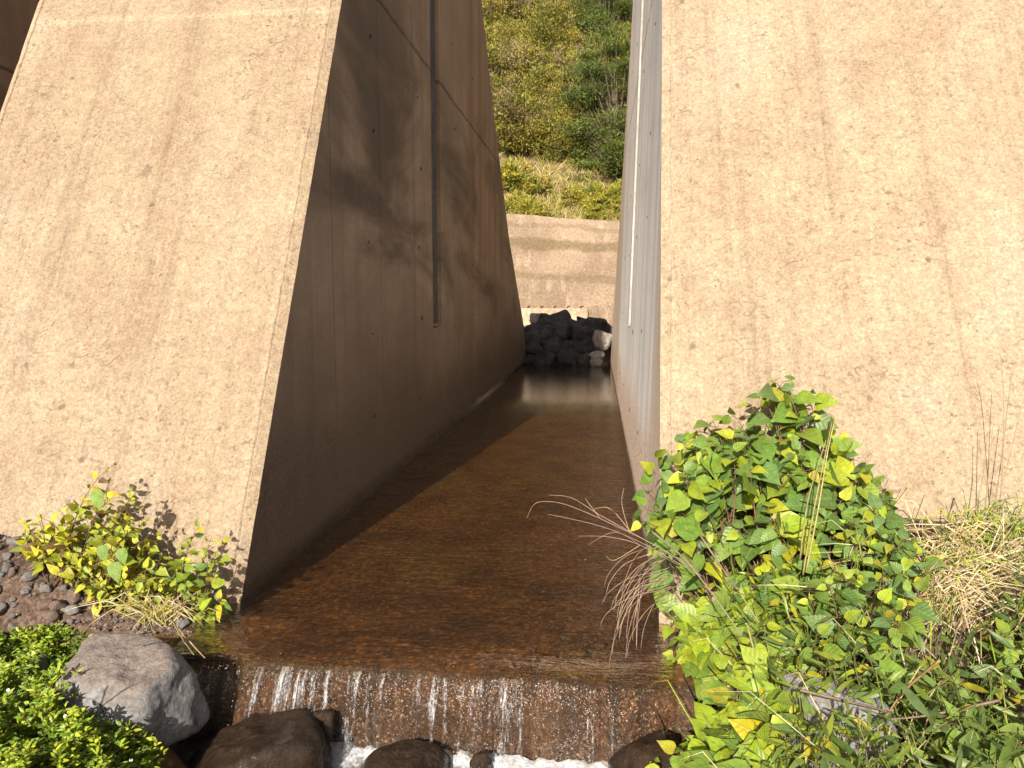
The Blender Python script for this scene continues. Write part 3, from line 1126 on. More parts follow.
# ---------------------------------------------------------------- rocks
def rock_mesh(name, planes, p=9, amp=.05, seed=0, sub=4, freq=2.0):
    bm = bmesh.new()
    bmesh.ops.create_icosphere(bm, subdivisions=sub, radius=1)
    pl_ = [(Vector(n).normalized(), d) for n, d in planes]
    for v in bm.verts:
        d = v.co.normalized()
        s = 0
        for n, dist in pl_:
            c = n.dot(d)
            if c > 0: s += (c / dist) ** p
        r = s ** (-1 / p) if s > 0 else 1
        q = d * r
        so_ = Vector((seed * 3.1, seed * 1.7, seed))
        h = noise.fractal(q * freq + so_, 1.0, 2.0, 5) * amp
        ridge = abs(noise.noise(q * freq * 1.4 + so_ * 2)) * amp * .9
        v.co = q + d * (h - ridge)
    me = bpy.data.meshes.new(name)
    bm.to_mesh(me); bm.free()
    me.polygons.foreach_set('use_smooth', [True] * len(me.polygons))
    return me


def rand_planes(seed, sx=1, sy=1, sz=1, n=14, lo=.75, hi=1.05):
    r = random.Random(seed)
    out = []
    for i in range(n):
        v = Vector((r.gauss(0, 1), r.gauss(0, 1), r.gauss(0, 1))).normalized()
        sc = math.sqrt((v.x * sx) ** 2 + (v.y * sy) ** 2 + (v.z * sz) ** 2)
        out.append((v, sc * r.uniform(lo, hi)))
    for ax in ((1, 0, 0), (-1, 0, 0), (0, 1, 0), (0, -1, 0), (0, 0, 1), (0, 0, -1)):
        out.append((ax, abs(ax[0]) * sx + abs(ax[1]) * sy + abs(ax[2]) * sz))
    return out


# large grey boulder on the left
me = rock_mesh('grey_boulder', [((.04, -.25, 1), .150), ((-.05, -.88, .42), .170), ((.15, -.85, -.45), .245), ((1, -.12, .10), .275), ((-.9, -.3, .45), .265),
                                ((-1, .1, -.1), .30), ((0, 1, .1), .24), ((0, 0, -1), .22), ((.7, -.5, .55), .262), ((.6, .7, .5), .28), ((-.5, -.75, .1), .235), ((.75, -.6, -.3), .285)],
               9, .026, 4, 6, 4.5)
o = link('grey_boulder', me, M['boulder'])
o.location = atY(119, 697, 2.84); o.scale = (.97, .97, .97)
tag(o, 'big dry grey boulder with a flat brownish top beside the bright green ground cover', 'boulder')
BIGB = o.location.copy()

me = rock_mesh('wet_boulder', rand_planes(21, .31, .25, .20, 10, .9, 1.05), 7, .028, 8, 6, 4.5)
o = link('wet_boulder', me, M['wetrock'])
o.location = atY(252, 770, 2.90); o.rotation_euler = (0, R(-10), R(20))
tag(o, 'large wet brown boulder at the foot of the waterfall beside the grey boulder', 'boulder')
me = rock_mesh('wet_boulder', rand_planes(22, .19, .16, .13, 10, .9, 1.05), 7, .018, 3, 5, 6)
o = link('wet_boulder', me, M['wetrock'])
o.location = atY(406, 772, 2.93); o.rotation_euler = (0, 0, R(10))
tag(o, 'smaller round wet brown boulder standing in the white water mid-stream', 'boulder')
me = rock_mesh('wet_rock', rand_planes(23, .055, .06, .075, 10, .8, 1.05), 6, .012, 5, 4, 14)
o = link('wet_rock', me, M['wetrock'])
o.location = atY(482, 766, 3.0)
tag(o, 'small dark wet rock poking up through the foam under the fall', 'rock')
me = rock_mesh('wet_rock', rand_planes(24, .06, .06, .075, 10, .8, 1.05), 6, .012, 6, 4, 14)
o = link('wet_rock', me, M['wetrock'])
o.location = atY(322, 728, 3.03)
tag(o, 'dark wet rock wedged between the large wet boulder and the fall', 'rock')
me = rock_mesh('wet_rock', rand_planes(25, .20, .16, .17, 10, .85, 1.05), 7, .03, 9, 5, 6)
o = link('wet_rock', me, M['wetrock'])
o.location = atY(655, 775, 2.95)
tag(o, 'dark wet rock under overhanging leaves at the right end of the waterfall', 'rock')

me = rock_mesh('pale_boulder', rand_planes(31, .17, .15, .17, 12, .85, 1.0), 9, .02, 12, 5, 6)
o = link('pale_boulder', me, M['boulder_pale'])
o.location = atY(840, 732, 2.33); o.scale = (.92, .92, .92)
tag(o, 'pale grey boulder half hidden among the long narrow leaves', 'boulder')
me = rock_mesh('pale_boulder', rand_planes(32, .12, .10, .08, 12, .85, 1.0), 9, .02, 13, 5, 8)
o = link('pale_boulder', me, M['boulder_pale'])
o.location = atY(775, 768, 2.3)
tag(o, 'small pale rock at the bottom edge beneath the broad leaves', 'rock')

# rock pile at the far end of the channel
pile = [rock_mesh('dark_rock', rand_planes(40 + i, .34, .30, .22 + .03 * i, 9, .72, 1.0), 24, .035, i, 4, 3) for i in range(4)]
LP = 'dark shaded angular rock in the pile closing off the channel'
row = [(532, 362, 19.3), (548, 360, 19.2), (566, 362, 19.1), (584, 364, 19.2), (537, 350, 19.7), (553, 347, 19.6), (571, 350, 19.6), (587, 350, 19.9), (530, 338, 20.1), (545, 335, 20.2),
       (562, 334, 20.1), (579, 337, 20.2), (592, 334, 20.6), (535, 330, 20.6), (556, 327, 20.6), (572, 330, 20.7), (588, 327, 20.9), (562, 321, 21.0), (545, 324, 20.9), (600, 330, 20.9), (608, 340, 20.5),
       (520, 350, 20.7), (505, 345, 20.9), (515, 332, 21.2), (620, 350, 20.6), (628, 335, 21.0), (490, 345, 21.0), (640, 352, 20.9)]
for i, (px, py, y) in enumerate(row):
    o = link('dark_rock', pile[i % 4], M['darkrock'])
    o.location = atY(px, py, y)
    o.rotation_euler = (rng.uniform(-.4, .4), rng.uniform(-.4, .4), rng.uniform(0, 6.28))
    s_ = rng.uniform(.72, 1.08)
    o.scale = (s_, s_, s_)
    tag(o, LP, 'rock', 'rock pile at the end of the channel')
for (px, py, y, sc, lb) in ((603, 341, 19.0, (.30, .24, .30), 'upper of the two large white sunlit boulders against the right pier'),
                            (597, 355, 18.75, (.24, .2, .12), 'white rock squeezed between the two white boulders at the water'),
                            (596, 362, 18.70, (.24, .2, .15), 'lowest white boulder standing in the water by the dark pile')):
    me = rock_mesh('white_boulder', rand_planes(int(px + py), 1, 1, 1, 26, .78, 1.0)[:26], 7, .10, px, 4, 1.5)
    o = link('white_boulder', me, M['whiterock'])
    o.location = atY(px, py, y); o.scale = sc; o.rotation_euler = (0, 0, px * 1.7)
    tag(o, lb, 'boulder')
o = link('whitish_stone', rock_mesh('whitish_stone', rand_planes(77, .25, .2, .16, 12, .85, 1.0), 8, .03, 5, 4, 3), M['whiterock'])
o.location = atY(537, 319, 20.9); tag(o, 'whitish stone on the far end of the rock pile by the left pier', 'rock')

# pebbles on the left gravel bank
peb = [rock_mesh('pebble', rand_planes(60 + i, 1, .8, .6, 9, .68, .95), 16, .08, i, 3, 2) for i in range(5)]
for i in range(5): peb[i].materials.append(M['pebble_grey'] if i % 3 == 0 else (M['pebble_brown'] if i % 3 == 1 else M['boulder_pale']))


def drop(o, r, sink=.3):
    o.location.z = ground_z(o.location.x, o.location.y) + r * (1 - sink) * .6


for i in range(285):
    px = rng.uniform(-30, 78) if i < 235 else rng.uniform(60, 200); py = rng.uniform(553, 648) if i < 235 else rng.uniform(590, 645)
    p = atZ(px, py, .14)
    o = bpy.data.objects.new('pebble', peb[i % 5]); COL.objects.link(o)
    r_ = rng.choice([.009, .012, .014, .018, .02, .026, .034, .044])
    o.location = p; drop(o, r_)
    o.scale = (r_,) * 3; o.rotation_euler = (rng.uniform(-.3, .3), rng.uniform(-.3, .3), rng.uniform(0, 6.28))
    tag(o, 'small pebble in the gravel at the foot of the left pier', 'pebble', 'pebbles on the gravel bank')
for (px, py, r_, sc, lb, mt) in ((31, 611, .075, (1, .8, 1.0), 'largest flat pale stone lying in the gravel on the left bank', 'boulder_pale'),
                                 (17, 574, .05, (1.1, .7, .6), 'grey blue stone near the pier foot in the left gravel', 'pebble_grey'),
                                 (38, 583, .04, (1, .8, .7), 'reddish brown stone in the gravel left of the yellowing plant', 'pebble_brown'),
                                 (4, 608, .05, (1, .8, .8), 'pinkish brown stone at the left edge of the gravel', 'pebble_brown'),
                                 (90, 618, .055, (1, .8, .8), 'mottled rounded stone under the yellowing plant', 'boulder_pale')):
    o = link('bank_stone', rock_mesh('bank_stone', rand_planes(int(px) + 200, 1, .8, .8, 12, .8, 1.0), 8, .06, px, 4, 2), M[mt])
    o.location = atZ(px, py, .13); drop(o, r_, 0); o.scale = tuple(r_ * q for q in sc)
    tag(o, lb, 'stone')

b = MB()
OCT = [(1, 0, 0), (-.9, .2, 0), (.1, .8, 0), (0, -.8, .1), (.1, 0, .6), (0, .1, -.6)]
for i in range(5200):
    x, y = rng.uniform(-4.3, -1.95), rng.uniform(3.0, 4.1)
    if y > 3.74 + max(0, ground_z(x, y)) / SL: continue
    if noise.noise((x * 3, y * 3, 5)) < -.15 and rng.random() < .8: continue
    r_ = rng.choice([.005, .007, .009, .012, .016])
    p = Vector((x, y, ground_z(x, y) + r_ * .25)); a_ = rng.uniform(0, 6.28)
    b.add([p + Vector((q[0] * math.cos(a_) - q[1] * math.sin(a_), q[0] * math.sin(a_) + q[1] * math.cos(a_), q[2])) * r_ * rng.uniform(.8, 1.2) for q in OCT],
          [(0, 2, 4), (2, 1, 4), (1, 3, 4), (3, 0, 4), (2, 0, 5), (1, 2, 5), (3, 1, 5), (0, 3, 5)], jit(rng.choice([(.24, .20, .175), (.17, .145, .13), (.26, .17, .13), (.33, .29, .25)]), .2))
tag(link('gravel', b.mesh('gravel', False), M['straw']), kind='stuff')

# ---------------------------------------------------------------- plants
VIEWN = Vector((-.15, -.75, .62)).normalized()
GREEN = [(.14, .235, .04), (.18, .27, .04), (.10, .18, .04), (.21, .295, .038)]
BLUEG = [(.125, .205, .062), (.11, .185, .06), (.14, .225, .06)]
YG = [(.32, .39, .03), (.38, .42, .03), (.27, .36, .03)]
YELL = [(.42, .37, .02), (.36, .34, .03)]
BRN = [(.13, .065, .03), (.09, .05, .03)]


def curve(a, b_, sag=.0, bend=None, n=7):
    """points from a to b_ bowing by bend and sag"""
    a, b_ = Vector(a), Vector(b_)
    bend = bend or Vector((0, 0, 0))
    return [a.lerp(b_, i / (n - 1)) + bend * (4 * (i / (n - 1)) * (1 - i / (n - 1))) + Vector((0, 0, -sag)) * (i / (n - 1)) ** 2 for i in range(n)]


def shoot(sb, fb, base, tip, L, pal, tips, wid=.78, shape='heart', npair=4, start=.35, droop=.55, face=VIEWN, r0=.004, facing=.8, yell=.05):
    ln = (Vector(tip) - Vector(base)).length
    pts = curve(base, tip, 0, Vector((rng.gauss(0, .08), rng.gauss(0, .06), abs(rng.gauss(.12, .08)))) * ln, 8)
    sb.tube(pts, r0, r0 * .35, 5)
    n = len(pts)
    for k_ in range(npair):
        t = start + (1 - start) * (k_ + .6) / npair
        f_ = t * (n - 1); i = min(n - 2, int(f_))
        p = pts[i].lerp(pts[i + 1], f_ - i)
        ax = (pts[i + 1] - pts[i]).normalized()
        a0 = ax.orthogonal().normalized()
        ang = k_ * math.pi / 2 + rng.uniform(-.5, .5)
        last = k_ == npair - 1
        for sgn in (0, 1):
            an = ang + sgn * math.pi
            s_ = a0 * math.cos(an) + ax.cross(a0) * math.sin(an)
            d = (s_ * .9 + ax * (.35 + .5 * last) + Vector((0, 0, -droop)) + face * rng.uniform(0, .35)).normalized()
            nn = face * facing + Vector((0, 0, .30)) + rv(.75)
            l_ = L * (1 - .45 * t) * rng.choice([rng.uniform(.4, .8), rng.uniform(.8, 1.25), rng.uniform(.8, 1.25)]) * (.7 if last else 1)
            c = rng.choice(tips) if (t > .72 and rng.random() < .6) else rng.choice(pal)
            if rng.random() < yell: c = rng.choice(YELL)
            pet = p + d * l_ * .22 + Vector((0, 0, .02 * l_))
            sb.tube([p, pet], .0014, .001, 3)
            fb.leaf(pet, d, nn, l_, l_ * wid * rng.uniform(.85, 1.1), jit(c, .16), shape, rng.uniform(.08, .35), rng.uniform(.02, .35))


def finish(name, loc, sb, fb, label, cat, group=None, lm='leaf', sm_='stem'):
    root = empty(name, loc, label, cat, group)
    link('stems', sb.mesh(name + '_stems'), M[sm_], root)
    link('foliage', fb.mesh(name + '_foliage'), M[lm], root)
    return root


def inside(poly, x, y):
    c = False
    n = len(poly)
    for i in range(n):
        (x1, y1_), (x2, y2_) = poly[i], poly[(i + 1) % n]
        if (y1_ > y) != (y2_ > y) and x < (x2 - x1) * (y - y1_) / (y2_ - y1_) + x1: c = not c
    return c


def rand_in(poly):
    xs_ = [p[0] for p in poly]; ys_ = [p[1] for p in poly]
    while True:
        x, y = rng.uniform(min(xs_), max(xs_)), rng.uniform(min(ys_), max(ys_))
        if inside(poly, x, y): return x, y


def face_y(px, py):
    """y of the pier's sloping face seen at a pixel"""
    d = ray(px, py)
    t = (3.72 - CAM.z * 0 - (0 - CAM.z) * 0 - 0) / d.y
    # solve y = 3.72 + z/SL with p = CAM + d t
    t = (3.72 + CAM.z / SL) / (d.y - d.z / SL)
    return d.y * t


# 1 broad-leaved climber heaped against the right pier
sb, fb = MB(), MB()
poly = [(645, 500), (660, 465), (690, 432), (720, 418), (752, 400), (775, 378), (800, 380), (812, 405), (826, 425), (850, 445), (880, 478), (890, 500), (880, 530), (820, 545), (760, 560), (700, 555), (655, 540)]
edge_tips = [(643, 487, .45), (650, 470, .4), (662, 455, .3), (678, 440, .3), (695, 432, .25), (712, 420, .25), (728, 412, .25), (745, 402, .22), (760, 392, .22), (776, 383, .25), (792, 380, .25), (806, 392, .25),
             (812, 412, .25), (830, 425, .25), (848, 445, .25), (870, 470, .25), (886, 490, .25), (640, 505, .5), (636, 520, .5)]
pool = [(x, y, d) for x, y, d in edge_tips]
for i in range(125):
    x, y = rand_in(poly); pool.append((x, y, rng.uniform(.08, .55) * (.5 + .5 * sm(380, 480, y))))
for (x, y, dep) in pool:
    Y = face_y(x, y) - dep
    tip = atY(x, y, Y)
    if tip.z < .05: tip.z = .05
    bx = mixf(tip.x, atY(780, 545, 3.7).x, .45) + rng.uniform(-.12, .12)
    by = min(3.82, Y + rng.uniform(-.1, .2))
    base = Vector((bx, by, max(ground_z(bx, by), tip.z - .45)))
    dark = x > 800 or rng.random() < .35
    shoot(sb, fb, base, tip, .185, (BLUEG + GREEN if dark else GREEN + BLUEG[:2]), YG + GREEN[:2], npair=rng.choice([2, 3, 3, 4]), start=.5, droop=.75, yell=.02)
c0 = atY(775, 545, 3.75)
finish('broad_leaf_shrub', (c0.x, 3.75, ground_z(c0.x, 3.75)), sb, fb, 'tall mound of large heart-shaped green leaves climbing the foot of the right pier', 'shrub')


def patch(name, poly, n, zoff, L, pal, tips, label, cat='plant', npair=3, wid=.78, shape='heart', droop=.5, lm='leaf', hgt=(.12, .34), rise=.35, face=VIEWN, yell=.06, extra=(), sm_='stem', group=None, facing=.8):
    """a spreading plant: shoots whose tips fill the outline seen from the bank"""
    sb, fb = MB(), MB()
    cen = Vector((0, 0, 0))
    bases = []
    for i in range(n):
        x, y = rand_in(poly) if i >= len(extra) else extra[i]
        h = rng.uniform(*hgt)
        # march to the bank, then raise the tip above it
        d = ray(x, y)
        t = .6 / d.length
        P = None
        for q in range(400):
            P = CAM + d.normalized() * (.8 + q * .012)
            if P.z < ground_z(P.x, P.y) + h or P.y > face_y(x, y) - .05: break
        gz = ground_z(P.x, P.y)
        bx, by = P.x + rng.uniform(-.10, .14), P.y + rng.uniform(-.02, .14)
        by = min(by, 3.70)
        base = Vector((bx, by, ground_z(bx, by) - .01))
        if base.z < -.3: base = Vector((bx + .25, by + .1, ground_z(bx + .25, by + .1)))
        cen += base
        bases.append(base)
        shoot(sb, fb, base, P, L * rng.uniform(.8, 1.2), pal, tips, wid, shape, npair, rise, droop, face, yell=yell, r0=.0035, facing=facing)
    cen /= n
    bases.sort(key=lambda q: (round(q.x * 6), q.y))
    sb.tube([q - Vector((0, 0, .004)) for q in bases], .003, .003, 4)      # the creeping runner that joins the shoots
    cen.z = ground_z(cen.x, cen.y)
    return finish(name, cen, sb, fb, label, cat, group, lm, sm_)


patch('broad_leaf_plant', [(680, 640), (705, 605), (730, 580), (760, 585), (800, 610), (800, 680), (770, 768), (790, 800), (640, 800), (648, 760), (664, 720), (684, 700), (672, 660)], 112, 0, .145,
      [YG[2], YG[0], GREEN[3], GREEN[1]], YG + [GREEN[3]], 'bright yellowish green broad-leaved plant spilling down the bank beside the waterfall', 'plant',
      extra=[(675, 655), (668, 680), (662, 705), (656, 725), (652, 748), (642, 764), (690, 628), (690, 600), (705, 585)], npair=3, droop=.45)
patch('broad_leaf_plant', [(720, 570), (760, 560), (830, 550), (890, 545), (905, 590), (900, 640), (870, 650), (800, 630), (740, 600)], 66, 0, .115,
      GREEN + BLUEG[:1], YG, 'mid green broad-leaved plant below the tall mound and left of the dry grass', 'plant', npair=3, droop=.55)
patch('broad_leaf_plant', [(850, 470), (880, 480), (905, 520), (915, 550), (870, 560), (830, 540)], 30, 0, .11,
      GREEN + BLUEG, YG[:1] + GREEN, 'dark leafy plant leaning on the pier foot between the tall mound and dry grass', 'plant', npair=4, droop=.5)

LANCE = [(.13, .195, .042), (.165, .235, .042), (.10, .16, .042), (.235, .29, .04)]
patch('long_leaf_plant', [(700, 545), (760, 570), (860, 560), (900, 640), (880, 700), (800, 690), (730, 640)], 58, 0, .135, LANCE, LANCE[1:] + YG[2:], 'tangle of long narrow willow-like leaves in the middle of the right bank', 'plant',
      wid=.19, shape='lance', npair=4, droop=.35, lm='blade', sm_='stem_green', hgt=(.12, .30), facing=.4)
patch('long_leaf_plant', [(740, 640), (830, 640), (800, 700), (790, 780), (830, 800), (700, 800), (720, 700)], 32, 0, .125, LANCE, LANCE[1:] + YG[2:], 'narrow dark green leaves sprawling beside the pale boulder at the bottom edge', 'plant',
      wid=.19, shape='lance', npair=4, droop=.4, lm='blade', sm_='stem_green', hgt=(.14, .34), facing=.4)
patch('long_leaf_plant', [(900, 630), (960, 600), (1060, 570), (1080, 800), (900, 800), (895, 720), (905, 650)], 62, 0, .125, LANCE[:3], LANCE, 'dense dark thicket of narrow leaves in the lower right corner of the bank', 'plant',
      wid=.20, shape='lance', npair=5, droop=.35, lm='blade', sm_='stem_green', hgt=(.10, .30), facing=.35)
patch('long_leaf_plant', [(770, 660), (800, 650), (880, 640), (910, 690), (900, 790), (780, 800), (775, 720)], 17, 0, .12, LANCE, LANCE[1:] + YG[2:], 'few sparse narrow-leaved sprigs arching in front of the pale boulder', 'plant',
      wid=.22, shape='lance', npair=4, droop=.4, lm='blade', sm_='stem_green', hgt=(.26, .40), facing=.4)
for k_, (cx, cy, lb) in enumerate(((2.75, 3.0, 'leafy green plant on the bank just beyond the dry grass mat'), (3.3, 2.5, 'narrow-leaved clump farthest along the right bank'), (2.9, 3.45, 'small green plant at the pier foot past the dry mat'))):
    sb, fb = MB(), MB()
    for i in range(46):
        bx, by = cx + rng.gauss(0, .13), min(3.72, cy + rng.gauss(0, .13))
        gz = ground_z(bx, by)
        tip = Vector((bx + rng.gauss(0, .16), min(3.8, by + rng.gauss(-.08, .13)), gz + rng.uniform(.15, .38)))
        shoot(sb, fb, Vector((bx, by, gz - .01)), tip, .11, GREEN if k_ != 1 else LANCE, YG, .75 if k_ != 1 else .2, 'heart' if k_ != 1 else 'lance', 3, .35, .4)
    finish('bank_plant', (cx, cy, ground_z(cx, cy)), sb, fb, lb, 'plant')
patch('leafy_undergrowth', [(900, 640), (1060, 600), (1080, 800), (880, 800), (870, 680)], 46, 0, .085, GREEN + LANCE, YG[2:] + GREEN, 'green broad-leaved undergrowth among the narrow-leaved thicket', 'plant', wid=.7, npair=4, hgt=(.05, .25))

# left pier plant: yellowing, several stems
sb, fb = MB(), MB()
tips_l = [(118, 462, 7), (108, 480, 5), (130, 490, 5), (95, 498, 4), (140, 508, 4), (82, 520, 4), (62, 512, 4), (40, 516, 4), (25, 520, 3), (150, 520, 4), (118, 510, 6), (100, 528, 5), (70, 535, 4), (50, 545, 4), (30, 556, 3),
          (160, 535, 4), (135, 540, 5), (112, 550, 5), (90, 560, 4), (150, 560, 4), (65, 575, 3), (125, 575, 4), (105, 590, 3), (140, 590, 3), (85, 585, 3), (128, 530, 5), (75, 550, 4), (45, 530, 3), (142, 525, 4), (110, 500, 5), (122, 520, 5),
          (58, 525, 4), (88, 540, 4), (102, 512, 5), (146, 548, 4), (98, 575, 3), (118, 535, 4)]
YLP = [(.42, .42, .035), (.50, .46, .035), (.30, .36, .04), (.26, .31, .04), (.22, .29, .045), (.36, .38, .035)]
lpoly = [(20, 525), (60, 505), (90, 490), (110, 470), (128, 480), (150, 515), (170, 540), (165, 600), (120, 610), (80, 590), (30, 560)]
for i in range(55):
    x, y = rand_in(lpoly); tips_l.append((x, y, rng.choice([3, 4, 5])))
for (x, y, npr) in tips_l:
    tip = atY(x, y, face_y(x, y) - rng.uniform(.14, .32))
    bx = mixf(tip.x, -2.72, .45) + rng.uniform(-.1, .1); by = 3.62 - rng.uniform(0, .12)
    shoot(sb, fb, Vector((bx, by, ground_z(bx, by) - .01)), tip, .085, YLP + BRN[:1], YLP[:3], npair=npr + 1, start=.25, droop=.25, yell=.10, wid=.62, face=Vector((-.2, -.8, .5)), r0=.003)
for (x, y, l_) in ((97, 490, .1), (115, 562, .11), (103, 545, .09), (122, 548, .09)):
    p = atY(x, y, 3.45); fb.leaf(p, Vector((.2, -.3, -.8)), VIEWN, l_, l_ * .75, jit((.17, .27, .06), .1))
root = finish('yellowing_plant', (-2.72, 3.6, ground_z(-2.72, 3.6)), sb, fb, 'yellowing small-leaved bushy plant against the foot of the left pier', 'plant')

sb, fb = MB(), MB()
for (x, y, npr) in ((200, 525, 4), (212, 535, 3), (222, 540, 3), (190, 540, 4), (180, 550, 4), (205, 555, 4), (218, 560, 3), (175, 565, 3), (195, 570, 4), (210, 580, 3), (222, 598, 3), (205, 600, 3), (190, 598, 3), (170, 580, 3), (228, 605, 2), (215, 610, 3), (198, 612, 2), (185, 585, 3), (165, 555, 3), (208, 545, 3)):
    Y = face_y(x, y) - rng.uniform(.16, .34)
    tip = atY(x, y, min(Y, 3.62))
    tip.z = max(tip.z, .03)
    bx = mixf(tip.x, -2.18, .55) + rng.uniform(-.06, .06); by = 3.58
    shoot(sb, fb, Vector((bx, by, ground_z(bx, by) - .01)), tip, .095, GREEN + [YLP[2], YLP[3], YG[2]], YG, npair=npr, start=.3, droop=.3, yell=.08, wid=.68, face=Vector((-.2, -.8, .5)), r0=.003)
finish('green_plant', (-2.18, 3.58, ground_z(-2.18, 3.58)), sb, fb, 'greener leafy plant at the corner of the left pier beside the water', 'plant')


# dry grasses
STRAW = [(.58, .46, .26), (.48, .36, .19), (.66, .56, .36), (.42, .34, .14)]


def tuft(name, spots, n, hgt, spread, wv, pal, label, mix_green=0.0):
    b = MB()
    for i in range(n):
        x, y = rng.choice(spots)
        x += rng.gauss(0, .06); y += rng.gauss(0, .05)
        y = min(y, 3.72 + max(0, ground_z(x, y)) / SL - .02)
        p = Vector((x, y, ground_z(x, y) - .01))
        h = rng.uniform(*hgt)
        d = Vector((rng.gauss(0, spread), rng.gauss(-.25 * spread, spread * .6), 1)) * h
        e = p + d
        e2 = e + Vector((d.x * .9, d.y * .9, -abs(rng.gauss(0, .35)) * h))
        ym = 3.72 + max(0, p.z) / SL - .01
        for q in (e, e2):
            if q.y > ym + (q.z - p.z) / SL: q.y = ym + (q.z - p.z) / SL
        c = rng.choice(pal) if rng.random() > mix_green else rng.choice(YG + LANCE)
        b.blade([p, p.lerp(e, .5) + Vector((0, 0, .03 * h)), e, e.lerp(e2, .6) + Vector((0, 0, .05 * h)), e2], rng.uniform(*wv), jit(c, .2))
    x, y = spots[0]
    o = link(name, b.mesh(name), M['straw'])
    return tag(o, label, 'grass')


def gs(px, py, z):
    p = atZ(px, py, z); return (p.x, min(p.y, 3.8))


tuft('dry_grass_tuft', [gs(930, 570, .45), (gs(950, 560, .47)), gs(970, 575, .45), gs(925, 590, .45), gs(945, 585, .44), gs(985, 560, .47), gs(1010, 550, .47), gs(955, 545, .5), gs(935, 605, .42), gs(960, 600, .43), gs(910, 575, .44)], 560, (.05, .17), .9, (.004, .008), STRAW,
     'pale straw-coloured mat of dry grass at the foot of the right pier', .14)
tuft('green_grass_tuft', [gs(1000, 545, .48), gs(1020, 530, .5), gs(960, 535, .5), gs(1040, 540, .5), gs(985, 530, .5)], 130, (.07, .2), .55, (.004, .008), YG + LANCE + STRAW[:1], 'yellowish green grass along the pier foot behind the dry mat')
tuft('straw_tuft', [gs(160, 612, .03), gs(163, 613, .03)], 150, (.05, .15), .7, (.004, .008), STRAW + [YELL[1]], 'small clump of dry straw between the left plants and the grey boulder')

# tall thin dry stems
def stems(name, lst, r, label, tint, cat='stem', mat='straw'):
    b = MB()
    for pts in lst:
        P = [atY(x, y, Y) for (x, y, Y) in pts]
        # smooth subdivision
        Q = []
        for i in range(len(P) - 1):
            p0_, p1_, p2_, p3_ = P[max(i - 1, 0)], P[i], P[i + 1], P[min(i + 2, len(P) - 1)]
            for s_ in range(5):
                t = s_ / 5
                Q.append(.5 * ((2 * p1_) + (p2_ - p0_) * t + (2 * p0_ - 5 * p1_ + 4 * p2_ - p3_) * t * t + (3 * p1_ - p0_ - 3 * p2_ + p3_) * t ** 3))
        Q.append(P[-1])
        b.tube(Q, r, r * .45, 4, jit(tint, .2))
    o = link(name, b.mesh(name), M[mat])
    return tag(o, label, cat)


stems('dry_stalks', [[(803, 575, 3.2), (812, 520, 3.2), (822, 470, 3.22), (832, 422, 3.25)], [(806, 572, 3.2), (818, 510, 3.2), (828, 450, 3.22), (836, 415, 3.25)], [(800, 560, 3.2), (808, 500, 3.2), (826, 440, 3.2)]],
      .0042, 'pair of tall straight pale stalks standing before the mound of leaves', (.46, .40, .16), 'stalk')
stems('dry_stalks', [[(992, 520, 3.85), (1000, 470, 3.9), (1006, 420, 3.95), (1012, 372, 4.0)], [(996, 515, 3.85), (1010, 455, 3.88), (1022, 405, 3.9)], [(1000, 510, 3.85), (1004, 440, 3.88), (1003, 380, 3.95), (1000, 350, 3.98)],
                     [(985, 512, 3.85), (990, 460, 3.9), (994, 415, 3.95)], [(975, 515, 3.85), (984, 470, 3.9), (988, 430, 3.92)]],
      .0030, 'tall thin dry grass stalks standing against the right pier face', (.42, .32, .20), 'stalk')
over = [[(705, 578, 3.1), (660, 548, 3.05), (620, 528, 3.0), (590, 514, 3.0), (560, 503, 3.0), (536, 503, 3.0), (527, 518, 3.0)],
        [(700, 570, 3.1), (645, 540, 3.0), (600, 515, 3.0), (572, 498, 3.0), (549, 495, 3.0)], [(690, 570, 3.1), (640, 542, 3.05), (600, 526, 3.0), (548, 514, 3.0)],
        [(680, 566, 3.1), (640, 545, 3.0), (610, 537, 3.0), (579, 536, 3.0)], [(640, 545, 3.05), (615, 532, 3.0), (588, 545, 3.0)], [(600, 518, 3.0), (590, 505, 3.0), (585, 498, 3.0)],
        [(634, 536, 3.0), (612, 510, 3.0), (598, 508, 3.0), (592, 512, 3.0)], [(630, 534, 3.0), (622, 505, 3.0), (624, 488, 3.0)], [(640, 545, 3.0), (615, 560, 3.0), (606, 556, 3.0)]]
for i in range(25):
    x0, y0 = rng.uniform(640, 668), rng.uniform(548, 600)
    x1 = rng.uniform(600, 642); y1_ = y0 + rng.uniform(25, 78)
    y1_ = min(y1_, 668)
    over.append([(x0 + 12, y0 - 4, 3.1), (x0, y0, 3.07), (mixf(x0, x1, .5), mixf(y0, y1_, .30) - 3, 3.0), (mixf(x0, x1, .88), mixf(y0, y1_, .65), 2.98), (x1, y1_, 2.97)])
stems('overhanging_dry_grass', over, .0016, 'arching wisps of dry grass hanging out over the stream from the right bank', (.46, .33, .24), 'grass')
stems('dead_twig', [[(178, 628, 3.3), (190, 642, 3.15), (205, 658, 3.05)], [(172, 620, 3.3), (182, 638, 3.15), (194, 655, 3.05)]], .005, 'forked pale dead twigs lying behind the grey boulder', (.40, .30, .18), 'twig')
stems('dead_twig', [[(1000, 700, 2.1), (930, 715, 2.1), (880, 720, 2.15)], [(940, 660, 2.1), (905, 690, 2.15), (885, 718, 2.15)], [(800, 690, 2.1), (850, 702, 2.1), (890, 712, 2.15)]], .0045,
      'brown and pale dead twigs crossing above the pale boulder', (.30, .20, .12), 'twig')
stems('dead_twig', [[(700, 535, 3.2), (720, 565, 3.1), (738, 590, 3.0)], [(650, 530, 3.2), (690, 565, 3.0), (745, 640, 2.8)]], .005, 'dead twig sticking up among leaves below the tall mound', (.36, .26, .16), 'twig')

